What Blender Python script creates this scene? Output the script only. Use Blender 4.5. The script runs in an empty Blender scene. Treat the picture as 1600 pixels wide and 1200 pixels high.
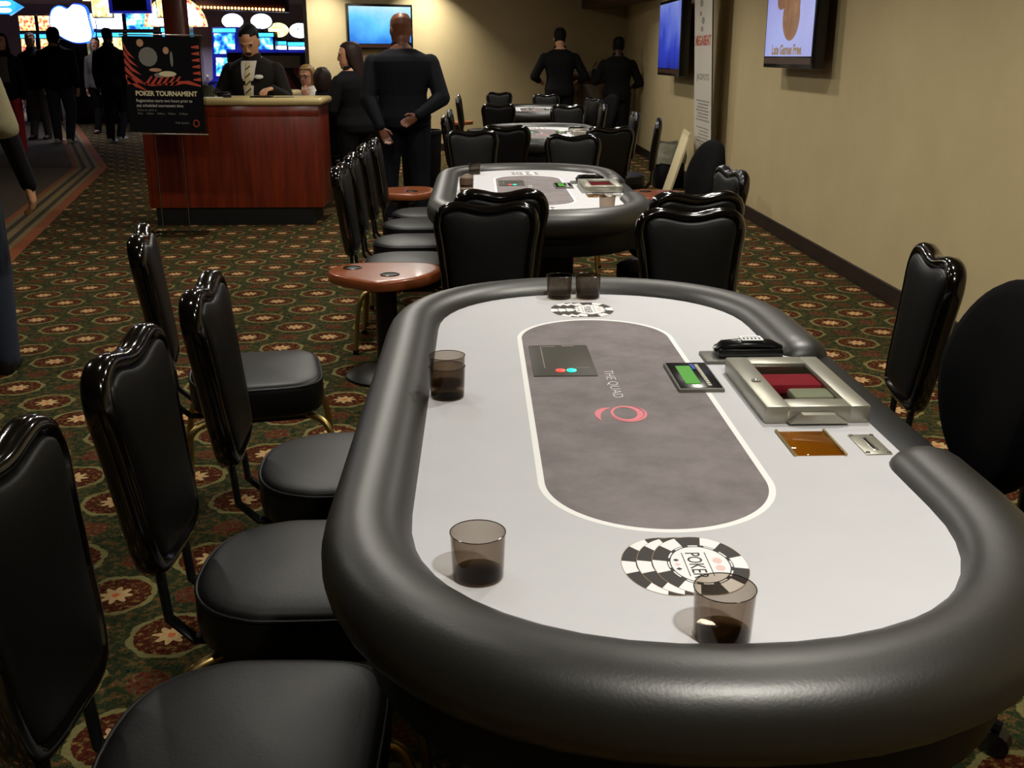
import bpy, bmesh, math, random
from mathutils import Vector, Matrix
random.seed(7)
S = bpy.context.scene
COL = S.collection
PI = math.pi
R = math.radians
def rz(a): return Matrix.Rotation(a, 4, 'Z')
def rx(a): return Matrix.Rotation(a, 4, 'X')
def ry(a): return Matrix.Rotation(a, 4, 'Y')
def tr(x, y, z): return Matrix.Translation((x, y, z))

# ------------------------------------------------------------------ materials
def lin(c):
    return tuple((v/12.92 if v <= .04045 else ((v+.055)/1.055)**2.4) for v in c)
def hexc(h):
    return lin(tuple(int(h[i:i+2], 16)/255 for i in (0, 2, 4)))
class NT:
    def __init__(s, name):
        s.m = bpy.data.materials.new(name); s.m.use_nodes = True
        s.t = s.m.node_tree; s.n = s.t.nodes; s.l = s.t.links
        s.b = s.n['Principled BSDF']
    def node(s, ty, **kw):
        n = s.n.new(ty)
        for k, v in kw.items(): setattr(n, k, v)
        return n
    def plug(s, inp, v):
        if isinstance(v, bpy.types.NodeSocket): s.l.new(v, inp)
        else: inp.default_value = v
    def math(s, op, a, b=0.0, c=0.0):
        n = s.node('ShaderNodeMath', operation=op)
        for i, v in enumerate((a, b, c)):
            if i < len(n.inputs): s.plug(n.inputs[i], v)
        return n.outputs[0]
    def mix(s, f, a, b):
        n = s.node('ShaderNodeMix', data_type='RGBA')
        s.plug(n.inputs[0], f)
        for i, v in ((6, a), (7, b)):
            s.plug(n.inputs[i], v if isinstance(v, bpy.types.NodeSocket) else (*v[:3], 1))
        return n.outputs[2]
    def coord(s, which='Object'):
        return s.node('ShaderNodeTexCoord').outputs[which]
    def sep(s, v):
        n = s.node('ShaderNodeSeparateXYZ'); s.l.new(v, n.inputs[0]); return n.outputs
    def noise(s, scale, detail=3, vec=None, rough=.5):
        n = s.node('ShaderNodeTexNoise'); n.inputs['Scale'].default_value = scale
        n.inputs['Detail'].default_value = detail; n.inputs['Roughness'].default_value = rough
        s.l.new(vec if vec is not None else s.coord(), n.inputs['Vector']); return n.outputs['Fac']
    def ramp(s, f, stops):
        n = s.node('ShaderNodeValToRGB'); e = n.color_ramp.elements
        while len(e) < len(stops): e.new(.5)
        for i, (p, c) in enumerate(stops): e[i].position = p; e[i].color = (*c[:3], 1)
        s.plug(n.inputs[0], f); return n.outputs[0]
    def bump(s, h, strength=.2, dist=.002):
        n = s.node('ShaderNodeBump'); n.inputs['Strength'].default_value = strength
        n.inputs['Distance'].default_value = dist
        s.l.new(h, n.inputs['Height']); s.l.new(n.outputs[0], s.b.inputs['Normal'])
    def set(s, **kw):
        for k, v in kw.items(): s.plug(s.b.inputs[k.replace('_', ' ')], v)
        return s
M = {}
def pmat(name, c, rough=.5, metal=0., spec=.5, noise=None, bump=None, coat=0., sheen=0., emit=None):
    """noise = (scale, amount): colour variation; bump = (scale, strength)"""
    t = NT(name); c = hexc(c) if isinstance(c, str) else c
    if noise:
        f = t.noise(noise[0], 4)
        t.plug(t.b.inputs['Base Color'], t.mix(f, tuple(v*(1-noise[1]) for v in c), tuple(min(1, v*(1+noise[1])) for v in c)))
    else:
        t.b.inputs['Base Color'].default_value = (*c, 1)
    t.set(Roughness=rough, Metallic=metal)
    t.b.inputs['Specular IOR Level'].default_value = spec
    t.b.inputs['Coat Weight'].default_value = coat
    t.b.inputs['Coat Roughness'].default_value = .08
    if sheen: t.b.inputs['Sheen Weight'].default_value = sheen
    if bump: t.bump(t.noise(bump[0], 3), bump[1])
    if emit:
        t.b.inputs['Emission Color'].default_value = (*(hexc(emit[0]) if isinstance(emit[0], str) else emit[0]), 1)
        t.b.inputs['Emission Strength'].default_value = emit[1]
    M[name] = t.m
    return t.m
pmat('leather', '080807', .44, spec=.32, bump=(160, .12), noise=(6, .15))
pmat('rail_leather', '1b1a15', .43, spec=1., bump=(220, .10), noise=(5, .12))
pmat('lacquer', '0a0706', .12, spec=.6, coat=.6)
pmat('black_metal', '0b0b0c', .35, spec=.4)
pmat('black_vinyl', '08080a', .5, spec=.3)
pmat('black_plastic', '0c0c0e', .22, spec=.5)
pmat('task_fabric', '0a090b', .95, spec=.08, noise=(300, .4))
pmat('brass', 'b29a60', .36, metal=1.)
pmat('white_mark', 'fafafa', .7)
pmat('dark_mark', '3a3634', .7)
pmat('tan_mark', 'a89070', .7)
pmat('pink_mark', 'ee8792', .7)
pmat('faint_pink', 'f0cfcb', .7)
pmat('silver', 'a9a79a', .38, metal=.75, noise=(40, .08))
pmat('steel', 'c9c6be', .25, metal=.9)
pmat('grey_plastic', '6b6a62', .45)
pmat('red_cloth', 'ee2c58', .7)
pmat('cream_card', 'efe9db', .5)
pmat('green_chip', '3fa36a', .5)
pmat('lcd', '3f8a1e', .3, emit=('45c81c', .22))
pmat('key_white', 'c9c7b0', .4)
pmat('key_blue', '2444b0', .4)
pmat('led_red', 'e2483c', .3, emit=('ff4a40', 1.2))
pmat('led_green', '20d8b0', .3, emit=('20ffc8', 1.6))
pmat('display_black', '46423a', .5, spec=.3)
pmat('cup_rim', '2e2824', .12)
pmat('line_grey', '9a9688', .4)
pmat('cherry_top', '8c4a28', .28, spec=.5, noise=(5, .15), coat=.3)
pmat('counter_cream', 'c8b27a', .3, noise=(30, .08))
pmat('plinth_black', '060606', .5)
pmat('tv_black', '08080a', .25)
pmat('dark_wood', '3a1c14', .4, noise=(4, .3))
pmat('bag_plastic', '8b8a7a', .3, noise=(18, .6))
pmat('board_cream', 'd8c9a0', .7)
pmat('banner_white', 'cfc8bd', .45, noise=(2, .05))
pmat('banner_red', 'b0503f', .6)
pmat('banner_grey', '8c8880', .6)
pmat('zebra_red', '8e2f36', .6)
pmat('red_paint', 'b8412a', .5)
pmat('cream_paint', 'd6cba0', .5)
pmat('grey_print', '77736a', .6)
pmat('photo_dark', '08070a', .8, spec=.15)
# people
pmat('skin_fair', 'c28a6c', .5, noise=(30, .06))
pmat('skin_tan', 'bd8a68', .5, noise=(30, .06))
pmat('skin_brown', '6b3f28', .42, noise=(30, .08))
pmat('skin_dark', '40241a', .45)
pmat('hair_black', '0a0807', .7, spec=.2, bump=(90, .5))
pmat('hair_brown', '24120c', .6, spec=.25, bump=(90, .5))
pmat('hair_blonde', '8a6a38', .5, bump=(90, .5))
pmat('cloth_black', '0b0b0d', .85, spec=.2, noise=(40, .2))
pmat('cloth_navy', '0f1017', .85, spec=.2, noise=(40, .2))
pmat('cloth_suit', '17130f', .8, spec=.2, noise=(60, .15))
pmat('cloth_khaki', '8a8262', .9, noise=(40, .1))
pmat('cloth_jeans', '232a38', .9, noise=(60, .25))
pmat('cloth_grey', '57524d', .9, noise=(30, .3))
pmat('cloth_white', 'cfc8bd', .85, noise=(30, .06))
pmat('cloth_red', 'a01822', .8, noise=(30, .15))
pmat('shoe_white', 'c8c4bc', .6)
pmat('shoe_black', '0a0909', .4)
pmat('eye_dark', '0c0806', .2)
pmat('lip', '7c4136', .5)
pmat('badge_white', 'e6e4de', .4)
pmat('amber_bulb', 'ffc070', .4, emit=('ffb060', 9.))
pmat('lens_glass', '30302c', .1)

def felt_mat():
    t = NT('felt')
    x, y, z = t.sep(t.coord())[:3]
    ay = t.math('MAXIMUM', t.math('SUBTRACT', t.math('ABSOLUTE', t.math('ADD', y, -.012)), .462), 0.)
    xx = t.math('ADD', x, .008)
    d = t.math('SUBTRACT', t.math('SQRT', t.math('ADD', t.math('MULTIPLY', xx, xx), t.math('MULTIPLY', ay, ay))), .1915)
    inner = t.math('LESS_THAN', d, -.006)
    line = t.math('LESS_THAN', t.math('ABSOLUTE', d), .0055)
    f1, f2 = t.noise(9, 6, rough=.65), t.noise(420, 2)
    light = t.mix(f1, hexc('cacace'), hexc('d4d4d7'))
    dark = t.ramp(f1, [(.3, hexc('7a7374')), (.7, hexc('938c8d'))])
    c = t.mix(line, t.mix(inner, light, dark), hexc('fafaf8'))
    t.set(Base_Color=c, Roughness=.95)
    t.b.inputs['Specular IOR Level'].default_value = .15
    t.bump(f2, .15, .001)
    M['felt'] = t.m
felt_mat()

def carpet_mat():
    t = NT('carpet'); P = .43
    x, y, z = t.sep(t.coord())[:3]
    u = t.math('DIVIDE', t.math('SUBTRACT', x, 2.2), P); v = t.math('DIVIDE', t.math('SUBTRACT', y, 6.709), P)
    def cell(a, off): return t.math('SUBTRACT', t.math('FRACT', t.math('ADD', a, .5+off)), .5)
    def hyp(a, b): return t.math('SQRT', t.math('ADD', t.math('MULTIPLY', a, a), t.math('MULTIPLY', b, b)))
    ua, va, ub, vb = cell(u, 0), cell(v, 0), cell(u, .5), cell(v, .5)
    la, lb = hyp(ua, va), hyp(ub, vb)
    sel = t.math('LESS_THAN', lb, la)
    def mixf(f, a, b): return t.math('ADD', t.math('MULTIPLY', f, t.math('SUBTRACT', b, a)), a)
    px, py = mixf(sel, ua, ub), mixf(sel, va, vb)
    r = t.math('MULTIPLY', t.math('MINIMUM', la, lb), P)
    wob = t.math('MULTIPLY', t.math('SUBTRACT', t.noise(55, 2), .5), .016)
    r = t.math('ADD', r, wob)
    ang = t.math('ARCTAN2', py, px)
    c8 = t.math('COSINE', t.math('MULTIPLY', ang, 8.))
    star = t.math('LESS_THAN', r, t.math('ADD', t.math('MULTIPLY', c8, .010), .039))
    heart = t.math('LESS_THAN', r, .011)
    disc = t.math('LESS_THAN', r, .084)
    ringr = t.math('ADD', t.math('MULTIPLY', c8, -.004), .112)
    ring = t.math('LESS_THAN', r, ringr)
    ring2 = t.math('LESS_THAN', r, .096)
    n1 = t.noise(62, 4, rough=.7); n2 = t.noise(34, 5, rough=.75); n3 = t.noise(110, 2)
    # second motif halfway between the medallions
    uc, vc, ud, vd = cell(u, .5), cell(v, 0), cell(u, 0), cell(v, .5)
    r2 = t.math('MULTIPLY', t.math('MINIMUM', hyp(uc, vc), hyp(ud, vd)), P)
    r2 = t.math('ADD', r2, t.math('MULTIPLY', wob, 1.6))
    bg = t.ramp(n2, [(.36, hexc('12160f')), (.43, hexc('2c3620')), (.49, hexc('1e2216')), (.54, hexc('4a4726')), (.60, hexc('522c1a')), (.67, hexc('786c44'))])
    spot = t.math('LESS_THAN', r2, .05)
    bg = t.mix(spot, bg, t.ramp(n1, [(.40, hexc('3a1c12')), (.48, hexc('622c1c')), (.55, hexc('2c3420')), (.62, hexc('6e5434'))]))
    redz = t.ramp(n1, [(.38, hexc('220e0a')), (.45, hexc('4c1e14')), (.52, hexc('38160e')), (.57, hexc('5a4420')), (.64, hexc('7c5c38'))])
    olive = t.mix(n1, hexc('524e2c'), hexc('827c50'))
    c = t.mix(ring, bg, olive); c = t.mix(ring2, c, redz); c = t.mix(star, c, t.mix(n3, hexc('96784e'), hexc('c8aa7a'))); c = t.mix(heart, c, hexc('b4603c'))
    t.set(Base_Color=c, Roughness=1.); t.b.inputs['Specular IOR Level'].default_value = .05
    t.bump(t.noise(500, 2), .3, .002)
    M['carpet'] = t.m
carpet_mat()

def simple_noise_mat(name, a, b, scale, rough=.9, detail=5, stretch=None, coat=0., bump=None):
    t = NT(name); vec = t.coord()
    if stretch:
        mp = t.node('ShaderNodeMapping'); mp.inputs['Scale'].default_value = stretch; t.l.new(vec, mp.inputs[0]); vec = mp.outputs[0]
    f = t.noise(scale, detail, vec, .6)
    t.set(Base_Color=t.ramp(f, [(.3, hexc(a)), (.7, hexc(b))]), Roughness=rough)
    t.b.inputs['Coat Weight'].default_value = coat; t.b.inputs['Coat Roughness'].default_value = .15
    if bump: t.bump(t.noise(bump[0], 3), bump[1])
    M[name] = t.m
simple_noise_mat('wall_paint', 'b5a379', 'bcaa80', 3, .85, bump=(140, .08))
simple_noise_mat('ceiling_paint', '8a8272', '928a79', 4, .9)
simple_noise_mat('casino_wall', '857c90', '90869a', 3, .85)
simple_noise_mat('walkway', '3c3024', '54442f', 40, 1.)
simple_noise_mat('stripe_tan', '6e5a34', '8a7444', 60, 1.)
simple_noise_mat('stripe_dark', '2c2218', '40321f', 60, 1.)
simple_noise_mat('stripe_rust', '7a3a1c', '9a5424', 60, 1.)
simple_noise_mat('cherry_wood', '5a1c10', '8a3014', 3.2, .35, stretch=(7, 7, .5), coat=.25)
simple_noise_mat('base_wood', '1a0f0c', '261612', 3, .5)
simple_noise_mat('post_wood', '5c2412', '7c3418', 3, .35, stretch=(6, 6, .5), coat=.3)
simple_noise_mat('desk_wood', '5a4432', '7a6248', 4, .5)

def glass_mat(name, c, rough=.03, alpha_mix=.55, ior=1.3):
    """smoked thin plastic: tinted transparency plus a clear gloss"""
    t = NT(name); t.n.remove(t.b)
    tb = t.node('ShaderNodeBsdfTransparent'); lw = t.node('ShaderNodeLayerWeight'); lw.inputs[0].default_value = .25      # longer way through the sheet at a glancing angle
    t.l.new(t.mix(lw.outputs['Facing'], hexc(c), tuple(v**(2.2 if name == 'smoked_plastic' else 1.2) for v in hexc(c))), tb.inputs[0])
    gb = t.node('ShaderNodeBsdfGlossy'); gb.inputs['Roughness'].default_value = rough
    fr = t.node('ShaderNodeFresnel'); fr.inputs[0].default_value = ior
    mx = t.node('ShaderNodeMixShader')
    gm = t.node('ShaderNodeNewGeometry')      # only the outer face of the thin sheet mirrors
    t.l.new(t.math('MULTIPLY', fr.outputs[0], t.math('SUBTRACT', 1., gm.outputs['Backfacing'])), mx.inputs[0]); t.l.new(tb.outputs[0], mx.inputs[1]); t.l.new(gb.outputs[0], mx.inputs[2])
    t.l.new(mx.outputs[0], t.n['Material Output'].inputs[0]); M[name] = t.m
glass_mat('smoked_plastic', 'e0dad3')
glass_mat('smoked_base', 'c9c0ab')
glass_mat('clear_acrylic', 'dfe2dc', ior=1.35)
glass_mat('amber_acrylic', 'e2bd72')
glass_mat('bottle_plastic', 'd8d4dc')

def screen_mat(name, stops, scale=3., strength=1., detail=4, stretch=(1, 1, 1), grad=None):
    t = NT(name); mp = t.node('ShaderNodeMapping'); mp.inputs['Scale'].default_value = stretch
    t.l.new(t.coord(), mp.inputs[0])
    f = t.noise(scale, detail, mp.outputs[0])
    if grad is not None:
        zz = t.sep(t.coord())[2]
        f = t.math('ADD', t.math('MULTIPLY', f, .55), t.math('MULTIPLY', t.math('ADD', zz, grad[0]), grad[1]))
    c = t.ramp(f, [(p, hexc(h)) for p, h in stops])
    t.set(Base_Color=(0.01, .01, .01, 1), Roughness=.2, Emission_Color=c, Emission_Strength=strength)
    M[name] = t.m
screen_mat('screen_sea', [(.22, '1a3f8c'), (.38, '2d7fe0'), (.55, '63c8ff'), (.75, 'd0f0ff')], 1.7, 1.15, grad=(.3, .75))
screen_mat('screen_blue', [(.2, '0c1a7c'), (.45, '3048d8'), (.6, '6a80f0'), (.8, 'a8b8ff')], 2., .62, grad=(.4, .55))
screen_mat('screen_promo', [(.3, '9a98e0'), (.6, 'a8b4f4'), (.8, '98c0ff')], 1.2, .78)
screen_mat('promo_brown', [(.3, '7a4a32'), (.6, 'a06a4c'), (.8, 'c08a66')], 8, .55)
screen_mat('promo_tan', [(.3, '9a7a5c'), (.7, 'a88a6a')], 8, .6)
screen_mat('slot_blue', [(.25, '06103c'), (.42, '1a52d0'), (.55, '4fc4ff'), (.66, 'ffffff'), (.8, 'd04848')], 7, 2.2)
screen_mat('slot_white', [(.3, '5aa0ff'), (.45, 'e8f0ff'), (.7, 'ffffff')], 5, 6.)
screen_mat('slot_oval', [(.3, '4a70ff'), (.44, 'dfe6ff'), (.6, 'ffffff'), (.75, '8090d0')], 16, 2.6)
screen_mat('slot_yellow', [(.3, '8a6a20'), (.5, 'ffeaa0'), (.7, 'fff8d8')], 9, 2.2)
screen_mat('slot_red', [(.3, 'c02038'), (.42, 'ff6a70'), (.5, 'ffd860'), (.62, 'fff0e0'), (.75, '4060ff')], 14, 1.5)
screen_mat('neon_cyan', [(.3, '30b0ff'), (.7, '50d0ff')], 3, 2.)
screen_mat('neon_blue', [(.3, '1030ff'), (.7, '3080ff')], 3, 2.)
screen_mat('cabinet_blue', [(.3, '1c20a0'), (.7, '3038d8')], 4, .45)
screen_mat('sign_blue', [(.3, '1060ff'), (.7, '30a0ff')], 3, 2.)
screen_mat('pos_screen', [(.3, 'c0c0c8'), (.7, 'ffffff')], 12, .9)
def stripe_mat(name, a, b, scale, rot, rough=.7, dist=1.5, width=.5):
    t = NT(name); w = t.node('ShaderNodeTexWave'); w.inputs['Scale'].default_value = scale; w.inputs['Distortion'].default_value = dist
    mp = t.node('ShaderNodeMapping'); mp.inputs['Rotation'].default_value = rot
    t.l.new(t.coord(), mp.inputs[0]); t.l.new(mp.outputs[0], w.inputs[0])
    t.set(Base_Color=t.mix(t.math('GREATER_THAN', w.outputs['Fac'], width), hexc(a), hexc(b)), Roughness=rough); M[name] = t.m
stripe_mat('zebra', '8a2c34', '180a0e', 1.6, (0, R(35), 0), dist=3.)
stripe_mat('tie_stripe', 'cbbd88', '4a4020', 6., (0, R(50), 0), dist=0., width=.86)
stripe_mat('print_lines', 'c4bdb2', '8f8a82', 22., (0, R(90), 0), dist=0., width=.45)

# ------------------------------------------------------------------ mesh building
class MB:
    def __init__(s): s.b = bmesh.new(); s.mi = 0
    def _f(s, vs):
        try:
            f = s.b.faces.new(vs); f.material_index = s.mi; return f
        except ValueError: return None
    def mat(s, i): s.mi = i; return s
    def quad(s, pts):
        return s._f([s.b.verts.new(p) for p in pts])
    def box(s, x0, x1, y0, y1, z0, z1, bev=0., seg=2, mx=None):
        vs = [s.b.verts.new((x, y, z)) for z in (z0, z1) for x, y in ((x0, y0), (x1, y0), (x1, y1), (x0, y1))]
        fs = [s._f([vs[i] for i in q]) for q in ((3, 2, 1, 0), (4, 5, 6, 7), (0, 1, 5, 4), (1, 2, 6, 5), (2, 3, 7, 6), (3, 0, 4, 7))]
        new = vs
        if bev:
            es = list({e for f in fs for e in f.edges})
            r = bmesh.ops.bevel(s.b, geom=es, offset=bev, segments=seg, affect='EDGES', profile=.5)
            new = list({v for f in r['faces'] for v in f.verts} | {v for v in vs if v.is_valid})
            for f in r['faces']: f.material_index = s.mi
        if mx is not None: bmesh.ops.transform(s.b, matrix=mx, verts=new)
        return s
    def loft(s, rings, cap0=True, cap1=True, closed=True, loop=False):
        vr = [[s.b.verts.new(p) for p in r] for r in rings]
        pairs = list(zip(vr, vr[1:])) + ([(vr[-1], vr[0])] if loop else [])
        for a, b in pairs:
            n = len(a)
            for i in range(n if closed else n-1):
                j = (i+1) % n
                s._f([a[i], a[j], b[j], b[i]])
        if not loop:
            if cap0: s._f(list(reversed(vr[0])))
            if cap1: s._f(vr[-1])
        return s
    def tube(s, pts, r, n=10, flat=1., up=None):
        pts = [Vector(p) for p in pts]
        rs = r if isinstance(r, (list, tuple)) else [r]*len(pts)
        rings = []; u = None
        for i, p in enumerate(pts):
            d = (pts[min(i+1, len(pts)-1)] - pts[max(i-1, 0)]).normalized()
            if u is None:
                u = Vector(up) if up else (Vector((0, 0, 1)) if abs(d.z) < .9 else Vector((1, 0, 0)))
            u = (u - d*u.dot(d)).normalized(); w = d.cross(u)
            rings.append([p + (u*math.cos(a)*flat + w*math.sin(a))*rs[i] for a in (2*PI*k/n for k in range(n))])
        return s.loft(rings)
    def capsule(s, p0, p1, r0, r1, n=12, fl=1., up=None):
        """closed tapered limb with rounded ends"""
        p0, p1 = Vector(p0), Vector(p1); d = (p1-p0).normalized()
        pts, rs = [], []
        for a in (80, 55, 28): pts.append(p0 - d*r0*math.sin(R(a))); rs.append(r0*math.cos(R(a)))
        for k in range(5):
            f = k/4; pts.append(p0.lerp(p1, f)); rs.append(r0+(r1-r0)*f)
        for a in (28, 55, 80): pts.append(p1 + d*r1*math.sin(R(a))); rs.append(r1*math.cos(R(a)))
        return s.tube(pts, rs, n, fl, up)
    def ball(s, c, rx_, ry_, rz_, n=14, m=8, mx=None):
        rings = []
        for i in range(1, m):
            a = -PI/2 + PI*i/m
            rings.append([Vector((math.cos(a)*rx_*math.cos(t), math.cos(a)*ry_*math.sin(t), math.sin(a)*rz_)) for t in (2*PI*k/n for k in range(n))])
        tm = tr(*c) @ (mx if mx is not None else Matrix())
        return s.loft([[tm @ p for p in r] for r in rings])
    def lathe(s, prof, c=(0, 0, 0), n=32, close=False):
        rings = [[Vector((c[0]+r*math.cos(t), c[1]+r*math.sin(t), c[2]+z)) for t in (2*PI*k/n for k in range(n))] for r, z in prof]
        return s.loft(rings, not close, not close, loop=close)
    def prism(s, outline, z0, z1, mx=None, bev=0.):
        if bev:
            cx = sum(p[0] for p in outline)/len(outline); cy = sum(p[1] for p in outline)/len(outline)
            def sc(k): 
                w = max(abs(p[0]-cx) for p in outline); h = max(abs(p[1]-cy) for p in outline)
                return [((p[0]-cx)*(1-k/w)+cx, (p[1]-cy)*(1-k/h)+cy) for p in outline]
            lv = [(bev, z0), (bev*.3, z0+bev*.3), (0, z0+bev), (0, z1-bev), (bev*.3, z1-bev*.3), (bev, z1)]
            rr = [[Vector((x, y, z)) for x, y in sc(k)] for k, z in lv]
        else:
            rr = [[Vector((x, y, z)) for x, y in outline] for z in (z0, z1)]
        if mx is not None: rr = [[mx @ p for p in r] for r in rr]
        return s.loft(rr)
    def build(s, name, mats, parent=None, smooth=True, mx=None, angle=40):
        bmesh.ops.recalc_face_normals(s.b, faces=s.b.faces)
        me = bpy.data.meshes.new(name); s.b.to_mesh(me); s.b.free()
        if mx is not None: me.transform(mx)
        o = bpy.data.objects.new(name, me); COL.objects.link(o)
        for m in (mats if isinstance(mats, (list, tuple)) else [mats]):
            me.materials.append(M[m] if isinstance(m, str) else m)
        if smooth:
            me.shade_smooth()
            try: me.set_sharp_from_angle(angle=R(angle))
            except Exception: pass
        if parent is not None: o.parent = parent
        return o
def empty(name, loc=(0, 0, 0), yaw=0.):
    o = bpy.data.objects.new(name, None); COL.objects.link(o)
    o.location = loc; o.rotation_euler = (0, 0, yaw); o.empty_display_size = .1
    return o
def tag(o, label, cat, group=None, kind=None):
    o['label'] = label; o['category'] = cat
    if group: o['group'] = group
    if kind: o['kind'] = kind
    return o
def struct(o, label=None):
    o['kind'] = 'structure'
    if label: o['label'] = label
    return o
def copy_tree(o, parent=None):
    c = o.copy(); COL.objects.link(c)
    if parent is not None: c.parent = parent
    for ch in list(o.children): copy_tree(ch, c)
    return c
def text_mesh(name, s, size, mat, parent, mx, align='LEFT', extr=.0006, sx=1., bold=0.):
    cu = bpy.data.curves.new(name, 'FONT'); cu.body = s; cu.size = size; cu.align_x = align; cu.extrude = extr; cu.offset = bold
    cu.resolution_u = 3
    o = bpy.data.objects.new(name, cu); COL.objects.link(o)
    dg = bpy.context.evaluated_depsgraph_get(); dg.update()
    me = bpy.data.meshes.new_from_object(o.evaluated_get(dg)); bpy.data.objects.remove(o); bpy.data.curves.remove(cu)
    me.transform(mx @ Matrix.Diagonal((sx, 1, 1, 1))); me.name = name
    me.materials.clear(); me.materials.append(M[mat])
    ob = bpy.data.objects.new(name, me); COL.objects.link(ob)
    if parent is not None: ob.parent = parent
    return ob
def stadium(r, h, n=2.25, k=24, ):
    """closed outline, counter-clockwise from the right side's lower end; long axis y"""
    out = []
    for cy, a0 in ((h, 0), (-h, PI)):
        for i in range(k+1):
            a = a0 + PI*i/k; c, s_ = math.cos(a), math.sin(a)
            out.append((math.copysign(abs(c)**(2/n), c)*r, cy + math.copysign(abs(s_)**(2/n), s_)*r))
    return out

# ------------------------------------------------------------------ the room
WX = 2.5                                   # right wall
CORNER = Vector((WX, 18.2)); BD = Vector((-math.cos(R(24)), -math.sin(R(24))))   # back wall runs from the corner along BD
CEIL = 2.75
def setting():
    o = struct(MB().box(-16, 9, -4, 34, -.1, 0).build('floor', 'carpet', smooth=False), 'patterned casino carpet with star medallions')
    # border of the walkway carpet on the far left
    P = [Vector((-.2, -5.8)), Vector((-3.62, 8.27)), Vector((-5.05, 14.4)), Vector((-13., 34.))]
    def off(i, d):
        a = (P[i]-P[max(i-1, 0)]) if i else (P[1]-P[0]); b = (P[i+1]-P[i]) if i < len(P)-1 else a
        t = (a.normalized()+b.normalized()).normalized(); return P[i] + Vector((-t.y, t.x))*d
    b = MB(); z = .004
    bands = [(-.05, .0, 3), (0, .05, 3), (.05, .10, 1), (.10, .15, 2), (.15, .22, 1), (.22, .27, 2), (.27, .33, 1), (.33, .38, 3)]
    for d0, d1, mi in bands:
        b.mat(mi)
        for i in range(len(P)-1):
            b.quad([(*off(i, d0), z), (*off(i+1, d0), z), (*off(i+1, d1), z), (*off(i, d1), z)])
    b.mat(0)
    for i in range(len(P)-1):
        b.quad([(*off(i, .38), z), (*off(i+1, .38), z), (*(off(i+1, .38)+Vector((-11, 0))), z), (*(off(i, .38)+Vector((-11, 0))), z)])
    struct(b.build('floor_walkway', ['walkway', 'stripe_tan', 'stripe_dark', 'stripe_rust'], smooth=False), 'dark walkway carpet with striped border')
    struct(MB().box(WX, WX+.12, -4, 18.6, 0, CEIL).build('wall_right', 'wall_paint', smooth=False), 'cream painted right wall')
    struct(MB().box(WX-.018, WX, -4, 18.2, 0, .115, .004).build('baseboard_right', 'base_wood', smooth=False), 'dark baseboard along the right wall')
    L = 5.42; a = math.atan2(BD.y, BD.x)
    m = tr(CORNER.x, CORNER.y, 0) @ rz(a)            # local x along the wall, room on the local +y side
    struct(MB().box(0, L, -.22, 0, 0, CEIL).build('wall_back', 'wall_paint', smooth=False, mx=m), 'cream back wall, its left end open to the casino')
    struct(MB().box(0, L, 0, .018, 0, .115, .004).build('baseboard_back', 'base_wood', smooth=False, mx=m))
    struct(MB().box(-16, 9, -4, 15.5, CEIL, CEIL+.1).build('ceiling', 'ceiling_paint', smooth=False), 'ceiling over the card tables')
    struct(MB().box(-16, 9, 15.5, 34, CEIL, CEIL+.1).build('ceiling_casino', 'casino_wall', smooth=False), 'ceiling over the slot floor')
    struct(MB().box(-16, 9, 30, 30.2, 0, CEIL).build('wall_casino', 'casino_wall', smooth=False), 'far mauve wall behind the slot machines')
    struct(MB().box(-10, WX, -4.1, -4, 0, CEIL).build('wall_behind', 'wall_paint', smooth=False))
    # dark timber soffit across the far right corner
    d = Vector((.27, -3.0)).normalized(); a2 = math.atan2(d.y, d.x)
    struct(MB().box(-.3, 3.3, -.5, 0, 2.17, 2.5, .01).build('trim_1', 'dark_wood', smooth=False, mx=tr(2.2, 18.0, 0) @ rz(a2)), 'dark timber soffit over the far corner')
    # square timber post at the edge of the casino
    o = MB().box(-.13, .13, -.13, .13, 0, CEIL, .012).build('timber_post', 'post_wood', mx=tr(-3.90, 14.4, 0))
    struct(o, 'square reddish timber post')
setting()

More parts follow.
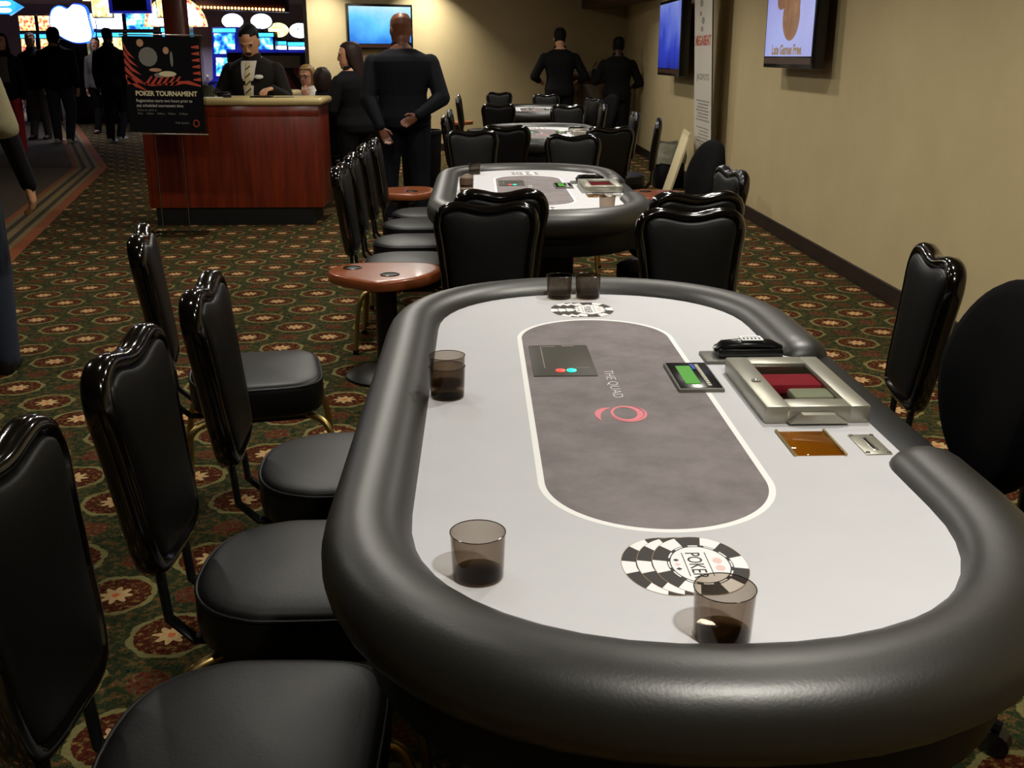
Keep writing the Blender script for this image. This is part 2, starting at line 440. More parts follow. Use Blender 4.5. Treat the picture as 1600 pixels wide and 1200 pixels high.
# ------------------------------------------------------------------ poker tables
def chip_art(name, parent, cx, cy):
    b = MB()
    z0 = .7603
    def ell(x0, rx_, ry_, a0, a1, r0, r1, z, n=8):
        pts = []
        A = [a0+(a1-a0)*k/n for k in range(n+1)]
        return [(x0+rx_*r1*math.cos(a), ry_*r1*math.sin(a), z) for a in A] + [(x0+rx_*r0*math.cos(a), ry_*r0*math.sin(a), z) for a in reversed(A)]
    RX, RY = .066, .086
    for k, x0 in enumerate((-.044, -.022, 0.)):
        z = z0+.00025*k
        b.mat(2); b.quad([(x0+RX*1.012*math.cos(t), RY*1.012*math.sin(t), z-.0001) for t in (2*PI*i/48 for i in range(48))])
        b.mat(0); b.quad([(x0+RX*math.cos(t), RY*math.sin(t), z) for t in (2*PI*i/48 for i in range(48))])
        b.mat(1)
        for i in range(6):
            a = 2*PI*i/6+PI/6*(i*0)+.05
            b.quad(ell(x0, RX, RY, a-.23, a+.23, .70, 1.0, z+.0001))
    z = z0+.0008
    b.mat(1); b.quad([(RX*.62*math.cos(t), RY*.62*math.sin(t), z) for t in (2*PI*i/48 for i in range(48))])
    for i in range(12):
        a = 2*PI*i/12; b.quad(ell(0, RX, RY, a-.16, a+.16, .645, .68, z, 3))
    b.mat(0)
    for xx in (-.021, .012): b.quad([(xx, -.035, z+.0002), (xx+.0012, -.035, z+.0002), (xx+.0012, .035, z+.0002), (xx, .035, z+.0002)])
    # small suit pips under the word
    for yy, mi in ((.013, 0), (0, 3), (-.013, 0)):
        b.mat(mi); b.quad([(-.032+.0045*math.cos(t), yy+.004*math.sin(t), z+.0002) for t in (PI/2*i for i in range(4))])
    b.mat(3)
    for yy in (-.012, .010): b.quad([(.026+.007*math.cos(t), yy+.009*math.sin(t), z+.0002) for t in (PI/4*i for i in range(8))])
    o = b.build(name, ['dark_mark', 'white_mark', 'tan_mark', 'faint_pink'], parent, smooth=False, mx=tr(cx, cy, 0))
    text_mesh('chip_word', 'POKER', .030, 'dark_mark', o, tr(cx-.0155, cy+.036, z+.0003) @ rz(-PI/2), extr=.0001, sx=.83)
    return o
def table_logo(parent):
    b = MB(); z = .7606; cx, cy = -.011, -.105
    def arc(x0, y0, ra, rb, a0, a1, w0, w1, n=40):
        out, inn = [], []
        for k in range(n+1):
            f = k/n; a = a0+(a1-a0)*f; w = w0*(1-f)+w1*f if not callable(w0) else w0(f)
            out.append((x0+(ra+w)*math.cos(a), y0+(rb+w)*math.sin(a), z)); inn.append((x0+ra*math.cos(a), y0+rb*math.sin(a), z))
        for k in range(n): b.quad([out[k], out[k+1], inn[k+1], inn[k]])
    arc(cx, cy, .0235, .036, 0, 2*PI, lambda f: .009+.0035*math.cos(2*PI*f), 0)
    arc(cx+.002, cy+.004, .036, .050, R(-160), R(60), lambda f: .006*math.sin(PI*f)+.0004, 0)
    arc(cx-.018, cy-.03, .034, .062, R(100), R(205), lambda f: .014*math.sin(PI*min(1, f*1.1+.05))+.0004, 0, 30)
    o = b.build('club_logo', 'pink_mark', parent, smooth=False)
    text_mesh('club_name', 'THE QUAD', .031, 'white_mark', o, tr(-.021, .192, z) @ rz(-PI/2), extr=.0001, sx=1.28, bold=-.0006)
def make_table():
    root = empty('poker_table', (.30, 2.055, 0))
    r, h = .41, .570
    ol = stadium(r, h)
    g0, g1 = -.425, .355
    felt = ol + [(r, g0), (.455, g0+.03), (.455, g1-.03), (r, g1)]
    MB().prism(felt, .742, .76).build('felt_top', 'felt', root, angle=30)
    # padded rail, open at the dealer's place
    path = [(r, g1), (r, (g1+h)/2)] + ol + [(r, -h*.9+.02), (r, g0)]
    rings = []; n = len(path)
    nrm = []
    for i in range(n):
        a = Vector(path[max(i-1, 0)]); c = Vector(path[min(i+1, n-1)]); t = (c-a).normalized(); nrm.append(Vector((t.y, -t.x)))
    def ring(p, nv, k, sh):
        out = []
        for j in range(22):
            a = 2*PI*j/22
            ca, sa = math.cos(a), math.sin(a)
            x = .062 + .070*math.copysign(abs(ca)**.9, ca)*k; zz = .735 + .063*math.copysign(abs(sa)**.9, sa)*k
            q = Vector(p)+nv*x+sh; out.append((q.x, q.y, zz))
        return out
    for f in (.01, .06, .16, .3, .45, .6, .75, .9): rings.append(ring(path[0], Vector((1, 0)), math.sin(f*PI/2)**.55, Vector((0, -.075*(math.cos(f*PI/2))))))
    for i in range(n): rings.append(ring(path[i], nrm[i], 1., Vector((0, 0))))
    for f in (.9, .75, .6, .45, .3, .16, .06, .01): rings.append(ring(path[-1], Vector((1, 0)), math.sin(f*PI/2)**.55, Vector((0, .075*(math.cos(f*PI/2))))))
    MB().loft(rings).build('rail', 'rail_leather', root, angle=60)
    MB().box(.457, .535, g0-.03, g1+.03, .70, .757, .006).build('dealer_edge', 'black_vinyl', root)
    MB().prism(stadium(r+.07, h), .585, .70, bev=.006).build('apron', 'black_vinyl', root)
    for s in (-1, 1):
        b = MB().box(-.17, .17, .43*s-.13, .43*s+.13, .05, .60, .01)
        b.box(-.27, .27, .43*s-.2, .43*s+.2, 0, .06, .015)
        b.build('pedestal', 'black_vinyl', root)
    chip_art('chip_emblem', root, .006, -.751)
    chip_art('chip_emblem', root, .010, .78)
    table_logo(root)
    # built-in display, keypad, drop slots
    o = MB().box(-.180, -.037, .147, .402, .757, .7625, .002).build('table_display', 'display_black', root)
    b = MB()
    zz = .7630
    for q in ((-.153, -.151, .205, .385), (-.153, -.118, .384, .388), (-.10, -.07, .388, .394), (-.08, -.05, .205, .208)):
        b.box(q[0], q[1], q[2], q[3], .7615, zz)
    b.build('display_outline', 'line_grey', o, smooth=False)
    MB().lathe([(.011, .7615), (.011, .7645), (.008, .7655)], (-.118, .184, 0), 16).build('red_light', 'led_red', o)
    MB().lathe([(.011, .7615), (.011, .7645), (.008, .7655)], (-.093, .184, 0), 16).build('green_light', 'led_green', o)
    o = MB().box(.121, .219, .024, .223, .757, .768, .003).build('dealer_keypad', 'grey_plastic', root)
    MB().box(.125, .215, .029, .218, .766, .7692, .0015).build('keypad_face', 'black_plastic', o)
    MB().box(.142, .174, .055, .188, .768, .7702).build('keypad_display', 'lcd', o)
    b = MB()
    for k in range(12):
        y = .196-.0135*k
        b.mat(0).box(.187, .195, y-.005, y+.004, .768, .7702)
        if k < 3: b.mat(1).box(.176, .184, y-.006, y+.005, .768, .7708)
    b.build('keypad_keys', ['key_white', 'key_blue'], o, smooth=False)
    o = MB().box(.262, .352, -.345, -.225, .757, .7625, .001).build('drop_slot_cover', 'amber_acrylic', root)
    for x in (.260, .351): MB().tube([(x, -.347, .7625), (x, -.22, .7625)], .0028, 8).build('side_rod', 'brass', o)
    MB().box(.262, .352, -.345, -.225, .752, .7603).build('slot_bed', 'brass', o)
    b = MB().box(.388, .436, -.345, -.245, .757, .7625, .001)
    o = b.build('toke_slot_plate', 'silver', root)
    MB().box(.407, .418, -.328, -.262, .7615, .7632, .0008).build('slot', 'steel', o)
    MB().box(.409, .413, -.322, -.268, .7625, .7636).build('slot_mouth', 'black_plastic', o)
    for x in (.393, .431):
        for y in (-.339, -.251): MB().lathe([(.0045, .7622), (.004, .7642)], (x, y, 0), 10).build('screw', 'steel', o)
    return root
def make_tray():
    """locked steel chip tray cover standing on the felt at the dealer's place (origin at its base centre)"""
    root = empty('chip_tray')
    X0, X1, Y0, Y1, H = -.103, .103, -.172, .172, .036
    b = MB()
    b.box(X0, -.055, Y0, Y1, 0, H, .004); b.box(.062, X1, Y0, Y1, 0, H, .004)
    b.box(-.058, .065, Y0, -.125, 0, H, .004); b.box(-.058, .065, .122, Y1, 0, H, .004)
    o = b.build('lid', 'silver', root)
    out = [(-.06, 0), (-.035, .02), (.03, .02), (.058, 0)]
    b = MB().loft([[Vector((x, Y0-.001, .004+z)) for x, z in out], [Vector((x*.97, Y0-.016, .005+z*.9)) for x, z in out]])
    b.build('handle', 'silver', o, angle=20)
    b = MB().lathe([(.0105, .035), (.010, .0385), (.006, .0385), (.005, .037)], (-.080, -.008, 0), 20)
    b.build('lock', 'steel', o)
    MB().box(-.06, .067, -.128, .125, .029, .031).build('window_pane', 'clear_acrylic', o)
    b = MB().box(-.058, .065, -.125, .122, .001, .006)
    o = b.build('tray_floor', 'black_plastic', root)
    # what the locked lid shows: cloth, a card box and a row of chips
    MB().box(-.055, .06, -.01, .07, .006, .028, .006).build('red_pad', 'red_cloth', o)
    b = MB().box(-.02, .062, -.085, -.025, .006, .026, .006); b.box(-.01, .06, -.075, -.035, .02, .027, .004)
    b.build('card_box', 'cream_card', o)
    b = MB()
    for k in range(9): b.mat((0, 1, 2)[k % 3]).tube([(-.052+.011*k, -.105, .014), (-.043+.011*k, -.105, .014)], .011, 14)
    b.build('chip_row', ['red_cloth', 'cream_card', 'green_chip'], o)
    return root
def make_reader():
    root = empty('card_shuffler')
    MB().box(-.095, .095, -.045, .045, 0, .008, .003).build('base_plate', 'grey_plastic', root)
    o = MB().box(-.065, .088, -.030, .032, .008, .030, .006).build('body', 'black_plastic', root)
    MB().tube([(-.068, 0, .022), (-.05, 0, .034), (0, 0, .038), (.06, 0, .036), (.088, 0, .026)], [.014, .020, .021, .021, .015], 14, flat=.55, up=(0, 0, 1)).build('grip', 'black_plastic', o)
    b = MB().box(-.008, .042, -.017, .019, .0485, .0505)
    b.mat(1)
    for k in range(5): b.box(-.004+.009*k, .001+.009*k, -.011, .0, .0503, .0509)
    b.box(-.004, .036, .006, .009, .0503, .0509)
    b.build('label', ['white_mark', 'black_plastic'], o, smooth=False)
    return root
def make_cup():
    prof = [(.0340, 0), (.0350, .0015), (.0376, .0655), (.0379, .0662), (.0374, .0662), (.0370, .0655), (.0345, .004), (.001, .004)]
    rings = [[Vector((r_*math.cos(t), r_*math.sin(t), z)) for t in (2*PI*k/36 for k in range(36))] for r_, z in prof]
    o = MB().loft(rings).build('plastic_cup', 'smoked_plastic', angle=50)
    ring = []
    for k in range(40):
        t = 2*PI*k/40; ring.append([((.03765+.0007*math.cos(a))*math.cos(t), (.03765+.0007*math.cos(a))*math.sin(t), .0664+.0007*math.sin(a)) for a in (2*PI*j/8 for j in range(8))])
    MB().loft(ring, loop=True).build('rim', 'cup_rim', o)
    MB().lathe([(.0325, .0042), (.0335, .005), (.0338, .0085), (.001, .0092)], (0, 0, 0), 36).build('thick_base', 'smoked_base', o)
    return o

TABLES = [(.30, 2.050), (.295, 5.585), (.60, 9.68), (.76, 13.98)]
TL = ['grey felt poker table in front, black padded rail, pink ring logo',
      'second poker table from the front, between the two groups of black chairs',
      'third poker table from the front, half hidden by chairs', 'farthest poker table, at the end of the row']
t0 = make_table(); tabs = [t0]
for i in range(1, 4): tabs.append(copy_tree(t0))
tr0 = make_tray(); trays = [tr0]+[copy_tree(tr0) for _ in range(3)]
rd0 = make_reader(); readers = [rd0]+[copy_tree(rd0) for _ in range(2)]
where = ['grey felt table in front', 'second table', 'third table', 'farthest table']
for i, (x, y) in enumerate(TABLES):
    tabs[i].location = (x, y, 0); tag(tabs[i], TL[i], 'poker table', 'poker tables in a row')
    trays[i].location = (x+.353, y-.005, .7602); tag(trays[i], 'silver locked chip tray with a window lid on the '+where[i], 'chip tray', 'locked chip trays')
    if i < 3: readers[i].location = (x+.318, y+.275, .7602); tag(readers[i], 'black card shuffler on a grey plate behind the chip tray, '+where[i], 'card shuffler', 'card shufflers')
cup0 = make_cup(); k = 0
CUPS = [(-.005, 1.276, .7605, 'smoked plastic cup by the left rail, near end of the front table'),
        (.294, 1.112, .7605, 'smoked plastic cup at the near rail beside the chip emblem'),
        (-.068, 2.063, .7605, 'lower smoked cup of the nested pair at the left rail of the front table'),
        (-.068, 2.063, .7838, 'upper smoked cup of the nested pair at the left rail of the front table'),
        (.236, 2.984, .7605, 'left one of two smoked cups side by side at the far rail'),
        (.320, 2.983, .7605, 'right one of two smoked cups side by side at the far rail'),
        (-.020, 6.34, .7605, 'smoked cup at the far left corner of the second table'),
        (-.060, 5.49, .7605, 'lower smoked cup of the nested pair at the left rail of the second table'),
        (-.060, 5.49, .7838, 'upper smoked cup of the nested pair at the left rail of the second table'),
        (.595, 4.80, .7605, 'smoked cup in front of the chip tray on the second table')]
for x, y, z, lab in CUPS:
    c = cup0 if k == 0 else copy_tree(cup0)
    c.location = (x, y, z); tag(c, lab, 'cup', 'smoked plastic cups on the tables'); k += 1

# ------------------------------------------------------------------ chairs
def smooth_closed(pts, per=5):
    out = []; n = len(pts)
    for i in range(n):
        p0, p1, p2, p3 = (Vector(pts[(i+k-1) % n]) for k in range(4))
        for j in range(per):
            t = j/per
            out.append(.5*((2*p1)+(p2-p0)*t+(2*p0-5*p1+4*p2-p3)*t*t+(3*p1-p0-3*p2+p3)*t**3))
    return out
def inset(pts, d):
    n = len(pts); out = []
    for i in range(n):
        t = (pts[(i+1) % n]-pts[i-1]).normalized(); out.append(pts[i]+Vector((-t.y, t.x))*d)
    return out
def make_chair():
    root = empty('club_chair')
    half = [(.088, .010), (.140, .030), (.164, .095), (.175, .20), (.187, .30), (.197, .362), (.194, .402), (.178, .434), (.147, .453), (.110, .459), (.070, .453), (.034, .445)]
    ol = smooth_closed([(0, .008)] + half + [(0, .442)] + [(-x, y) for x, y in reversed(half)], 4)     # counter-clockwise
    org = Vector((0, -.265, .470)); W = Vector((0, -.125, .992)); U = Vector((1, 0, 0)); N = Vector((0, .992, .125))
    def P(p, d): return org + U*p.x + W*p.y + N*(d - .06*(1-abs(p.x/.21)**2)*0)
    prof = [(.016, .026), (.006, .022), (0, .012), (0, -.012), (.006, -.022), (.016, -.026), (.024, -.026), (.028, -.017), (.036, -.017), (.040, 0), (.036, .017), (.028, .017), (.024, .026)]
    MB().loft([[P(p, d) for p in inset(ol, i)] for i, d in prof], loop=True).build('back_frame', 'lacquer', root, angle=80)
    cen = Vector((0, .235))
    def cushion(sg, nm, amt):
        rr = [[P(p, sg*d) for p in inset(ol, i)] for i, d in ((.034, .004), (.034, .018), (.037, .026), (.046, .030))]
        base = inset(ol, .046)
        for f, d in ((.10, .0322), (.25, .0342), (.5, .0356), (.75, .0362), (.96, .0364)): rr.append([P(p.lerp(cen, f), sg*(.03+(d-.03)*amt)) for p in base])
        MB().loft(rr).build(nm, 'leather', root, angle=80)
    cushion(1, 'backrest', 1.); cushion(-1, 'back_panel', .6)
    # seat pad: squared front, round rear
    so = []
    for k in range(56):
        a = 2*PI*k/56; c, s_ = math.cos(a), math.sin(a); n = 4.2 if s_ > 0 else 2.5
        n = 2.5 + 1.7*max(0, min(1, .5+s_*1.5))
        so.append(Vector((math.copysign(abs(c)**(2/n), c)*.222, math.copysign(abs(s_)**(2/n), s_)*.215)))
    rr = [[(p.x, p.y, z) for p in inset(so, i)] for i, z in ((.05, .334), (.02, .337), (.004, .352), (0, .385), (.001, .425), (.004, .438), (.010, .446), (.020, .450))]
    for f, z in ((.16, .454), (.35, .459), (.6, .463), (.85, .465), (.97, .4655)): rr.append([(p.x*(1-f), p.y*(1-f), z) for p in so])
    seat = MB().loft(rr).build('seat', 'leather', root, angle=80)
    pp = inset(so, .0035); tube = []
    n = len(pp)
    for i in range(n):
        t = (pp[(i+1) % n]-pp[i-1]).normalized(); nv = Vector((t.y, -t.x))
        tube.append([(pp[i].x+nv.x*.0042*math.cos(a), pp[i].y+nv.y*.0042*math.cos(a), .4385+.0042*math.sin(a)) for a in (2*PI*k/8 for k in range(8))])
    MB().loft(tube, loop=True).build('piping', 'leather', seat)
    b = MB().box(-.15, .15, -.16, .16, .308, .338, .004)
    b.build('seat_frame', 'black_metal', root)
    for s in (-1, 1):
        MB().tube([(s*.085, -.12, .322), (s*.085, -.215, .328), (s*.085, -.262, .375), (s*.085, -.272, .50), (s*.085, -.284, .60)], .016, 10, flat=.55, up=(0, 1, 0)).build('back_strut', 'black_metal', root)
    for sx in (-1, 1):
        for sy in (-1, 1):
            pts = [(sx*.09, sy*.08, .315), (sx*.14, sy*.15, .322), (sx*.172, sy*.205, .302), (sx*.188, sy*.232, .24), (sx*.197, sy*.245, .14), (sx*.205, sy*.255, .0)]
            o = MB().tube(smooth_open(pts), .0115, 10).build('leg', 'brass', root)
            MB().lathe([(.014, 0), (.015, .004), (.0145, .022), (.011, .024)], (sx*.205, sy*.255, 0), 12).build('foot_cap', 'black_plastic', o)
    return root
def smooth_open(pts, per=4):
    out = []; n = len(pts)
    for i in range(n-1):
        p0, p1, p2, p3 = (Vector(pts[max(0, min(n-1, i+k-1))]) for k in range(4))
        for j in range(per):
            t = j/per
            out.append(.5*((2*p1)+(p2-p0)*t+(2*p0-5*p1+4*p2-p3)*t*t+(3*p1-p0-3*p2+p3)*t**3))
    return out+[Vector(pts[-1])]
def make_task_chair():
    root = empty('task_chair')
    org = Vector((0, -.20, .78)); W = Vector((0, -.12, .993)); U = Vector((1, 0, 0)); N = Vector((0, .993, .12))
    ol = []
    for k in range(48):
        a = 2*PI*k/48; c, s_ = math.cos(a), math.sin(a)
        w = .215*(1-.10*max(0, s_)-.06*max(0, -s_))
        ol.append(Vector((math.copysign(abs(c)**.9, c)*w, s_*.225)))
    def P(p, d): return org+U*p.x+W*p.y+N*(d + .035*(p.x/.215)**2)
    rr = [[P(p*k, d) for p in ol] for k, d in ((.05, -.040), (.5, -.038), (.85, -.034), (.96, -.026), (1, -.006), (1, .012), (.96, .028), (.85, .036), (.5, .044), (.05, .046))]
    MB().loft(rr).build('backrest', 'task_fabric', root, angle=80)
    so = stadium(.23, .012, 2.6, 14)
    rr = [[(p[0]*k, p[1]*k*.95, z) for p in so] for k, z in ((.6, .375), (.92, .38), (1, .405), (1, .43), (.94, .448), (.7, .457), (.1, .46))]
    MB().loft(rr).build('seat', 'task_fabric', root, angle=80)
    MB().tube(smooth_open([(0, .02, .365), (0, -.18, .36), (0, -.265, .41), (0, -.275, .55), (0, -.25, .72)]), .032, 10, flat=.35, up=(0, 1, 0)).build('back_strut', 'black_plastic', root)
    MB().lathe([(.028, .08), (.028, .25), (.018, .25), (.018, .37)], (0, 0, 0), 16).build('gas_post', 'black_metal', root)
    b = MB()
    for k in range(5):
        a = 2*PI*k/5+.3; d = Vector((math.cos(a), math.sin(a), 0))
        b.tube([d*.02+Vector((0, 0, .10)), d*.16+Vector((0, 0, .085)), d*.27+Vector((0, 0, .065))], [.026, .020, .014], 8)
    base = b.build('star_base', 'black_plastic', root)
    for k in range(5):
        a = 2*PI*k/5+.3; d = Vector((math.cos(a), math.sin(a), 0))*.265; t = Vector((-math.sin(a), math.cos(a), 0))
        MB().tube([d-t*.018+Vector((0, 0, .028)), d+t*.018+Vector((0, 0, .028))], .028, 14).build('caster', 'black_plastic', base)
    return root
GL = 'black lacquered card chairs'
B = 'black leather card chair '
CH = [  # seat centre x, y, facing yaw in degrees (0 faces away from the camera), label
 (-.365, 1.36, -91, B+'on the left of the front table, nearest the camera, cut off'),
 (-.36, 1.93, -90, B+'second from the camera on the left of the front table'),
 (-.35, 2.50, -86, B+'third from the camera, tucked under the left of the front table'),
 (-.745, 3.33, -78, B+'pulled back into the aisle, whole square-fronted seat in view'),
 (.03, 3.545, 180, B+'facing the camera behind the two far cups, left of the gap'),
 (.755, 3.36, 180, B+'facing the camera at the far right corner of the front table'),
 (.075, 4.56, 3, B+'seen from behind, rising over the left camera-facing chair'),
 (.845, 4.46, 5, B+'seen from behind, rising over the right camera-facing chair'),
 (.965, 2.86, 83, B+'facing left, beside the round fabric chair of the front table'),
 (.915, 5.02, 97, B+'right of the second table, near the wall baseboard'),
 (-.37, 5.27, -90, B+'nearest of four left of the second table, above a drink table'),
 (-.38, 5.85, -89, B+'second nearest of four left of the second table'),
 (-.38, 6.47, -89, B+'third nearest of four left of the second table'),
 (-.355, 6.95, -89, B+'farthest of four left of the second table'),
 (-.01, 7.46, 186, B+'facing the camera at the far left end of the second table'),
 (.615, 7.02, 172, B+'facing the camera, far end of second table, light on its back'),
 (.22, 8.62, 0, B+'seen from behind, at the near left end of the third table'),
 (.95, 8.45, 12, B+'seen from behind, at the near right end of the third table'),
 (1.20, 10.25, 90, B+'on the right of the third table, farther one by the wall'),
 (1.25, 9.2, 80, B+'nearer one by the right wall at the third table, seat visible'),
 (.02, 9.62, -90, B+'nearer of two on the left of the third table'),
 (.04, 10.75, -90, B+'farther of two on the left of the third table'),
 (1.0, 11.5, 180, B+'facing the camera at the far end of the third table'),
 (.24, 12.5, 0, B+'seen from behind, at the near left end of the farthest table'),
 (.06, 14.15, -90, B+'nearer of the pair on the left of the farthest table'),
 (.06, 15.05, -90, B+'farther of the pair on the left of the farthest table'),
 (.34, 15.75, 182, B+'facing the camera at the left far end of the farthest table'),
 (.98, 14.95, 180, B+'in front of the standing man with bowed head'),
 (1.22, 13.75, 115, B+'on the right of the farthest table, near the corner'),
 (1.12, 12.2, 90, B+'seen edge on between the third and farthest tables'),
]
ch0 = make_chair()
for i, (x, y, a, lab) in enumerate(CH):
    c = ch0 if i == 0 else copy_tree(ch0)
    c.location = (x, y, 0); c.rotation_euler = (0, 0, R(a)); tag(c, lab, 'chair', GL)
tc0 = make_task_chair()
for i, (x, y, a, lab) in enumerate([(.90, 2.03, 88, 'round-backed black fabric task chair at the dealer place of the front table'),
                                    (1.07, 5.70, 100, 'round-backed black fabric task chair at the dealer place of the second table'),
                                    (1.42, 12.75, 110, 'round-backed dark fabric task chair below the shorter standing man')]):
    c = tc0 if i == 0 else copy_tree(tc0)
    c.location = (x, y, 0); c.rotation_euler = (0, 0, R(a)); tag(c, lab, 'task chair', 'dealers\' fabric chairs')

# ------------------------------------------------------------------ little drink tables
def make_drink_table():
    root = empty('drink_table')
    ol = smooth_closed([(-.25, -.04), (-.235, .12), (-.12, .20), (.12, .21), (.235, .14), (.25, 0), (.17, -.16), (.02, -.25), (-.09, -.21)], 5)
    ol = ol[::-1] if sum((ol[i-1].x*ol[i].y-ol[i].x*ol[i-1].y) for i in range(len(ol))) < 0 else ol
    rr = [[(p.x, p.y, z) for p in inset(ol, i)] for i, z in ((.03, .452), (.004, .455), (0, .461), (0, .494), (.004, .5), (.012, .5025), (.03, .5028))]
    top = MB().loft(rr).build('table_top', 'cherry_top', root, angle=50)
    for hx, hy in ((-.155, .06), (.03, -.10)):
        MB().lathe([(.036, .5025), (.043, .5025), (.044, .5055), (.041, .507), (.037, .5065)], (hx, hy, 0), 28, close=True).build('cup_holder_ring', 'black_plastic', top)
        MB().lathe([(.039, .5032), (.0392, .5036)], (hx, hy, 0), 28).build('cup_holder', 'black_vinyl', top)
    MB().lathe([(.05, .0), (.05, .4), (.09, .42), (.09, .452)], (0, 0, 0), 20).build('column', 'black_metal', root)
    MB().lathe([(.20, 0), (.20, .012), (.16, .028), (.04, .04)], (0, 0, 0), 32).build('base', 'black_metal', root)
    return root
dt0 = make_drink_table()
for i, (x, y, a, lab) in enumerate([(-.43, 4.70, 0, 'wooden drink table with two cup holes between the front and second tables'),
                                    (-.55, 7.68, 25, 'wooden drink table past the left row of chairs, by the bald man'),
                                    (1.27, 7.45, 200, 'wooden drink table on the right by the wall, behind the second table'),
                                    (-.11, 12.0, 0, 'wooden drink table left of the third table'),
                                    (-.30, 16.1, 20, 'farthest wooden drink table, left of the last table')]):
    c = dt0 if i == 0 else copy_tree(dt0)
    c.location = (x, y, 0); c.rotation_euler = (0, 0, R(a)); tag(c, lab, 'drink table', 'wooden drink tables')

# ------------------------------------------------------------------ people
def remesh(b, name, mats, parent, voxel, smooth=4, mx=None):
    o = b.build('tmp', mats, None)
    m = o.modifiers.new('r', 'REMESH'); m.mode = 'VOXEL'; m.voxel_size = voxel
    k = o.modifiers.new('s', 'SMOOTH'); k.iterations = smooth; k.factor = .5
    dg = bpy.context.evaluated_depsgraph_get(); dg.update()
    me = bpy.data.meshes.new_from_object(o.evaluated_get(dg)); old = o.data
    bpy.data.objects.remove(o); bpy.data.meshes.remove(old)
    me.name = name; me.shade_smooth()
    ob = bpy.data.objects.new(name, me); COL.objects.link(ob)
    if parent is not None: ob.parent = parent
    return ob
def ell_ring(c, a, bb, X, Y, n=20, sq=1.):
    out = []
    for k in range(n):
        t = 2*PI*k/n; ct, st = math.cos(t), math.sin(t)
        out.append(c + X*a*math.copysign(abs(ct)**sq, ct) + Y*bb*math.copysign(abs(st)**sq, st))
    return out
TORSO = [(.455, .050, .050, 0), (.475, .088, .066, -.004), (.52, .100, .072, -.006), (.57, .088, .062, -.002), (.62, .084, .060, .002), (.68, .095, .066, .004), (.735, .106, .068, .002), (.775, .106, .060, -.002), (.798, .096, .051, -.004), (.814, .074, .044, -.003), (.832, .044, .037, -.002), (.85, .034, .034, 0)]
HEADR = [(-.066, .018, .018, .026), (-.056, .027, .032, .018), (-.036, .036, .043, .010), (-.010, .0405, .050, .003), (.018, .0425, .0545, -.002), (.040, .040, .052, -.005), (.056, .030, .040, -.006), (.064, .014, .020, -.006)]
def hand(b, w, d, nrm, side, s, curl=.6, spread=.12):
    """palm, four unequal bent fingers and a thumb from the side of the palm; w wrist, d along the hand, nrm out of the palm"""
    d = Vector(d).normalized(); nrm = Vector(nrm); nrm = (nrm-d*nrm.dot(d)).normalized(); t = d.cross(nrm)*side
    w = Vector(w)
    X = t
    rings = []
    for f, wd, th in ((-.02, .024, .019), (.015, .030, .018), (.05, .038, .016), (.085, .040, .014), (.098, .034, .010)):
        rings.append(ell_ring(w+d*f*s, wd*s, th*s, X, nrm, 14, .8))
    b.loft(rings)
    for i, (o, L) in enumerate(((.029, .068), (.010, .077), (-.010, .072), (-.028, .056))):
        p = w+d*.088*s+X*o*s; c = curl*(.8+.15*i)
        d1 = (d*math.cos(c*.6)+nrm*math.sin(c*.6)+X*(o*spread*8)).normalized(); p1 = p+d1*L*.5*s
        d2 = (d*math.cos(c*1.5)+nrm*math.sin(c*1.5)).normalized(); p2 = p1+d2*L*.5*s
        b.capsule(p, p1, .0098*s, .0088*s, 8); b.capsule(p1, p2, .0088*s, .0072*s, 8)
    p = w+d*.025*s+X*.026*s
    d1 = (d*.75+X*.55+nrm*.35).normalized(); p1 = p+d1*.045*s
    d2 = (d*.9+X*.1+nrm*.45).normalized(); p2 = p1+d2*.034*s
    b.capsule(p, p1, .013*s, .0105*s, 8); b.capsule(p1, p2, .0105*s, .0082*s, 8)
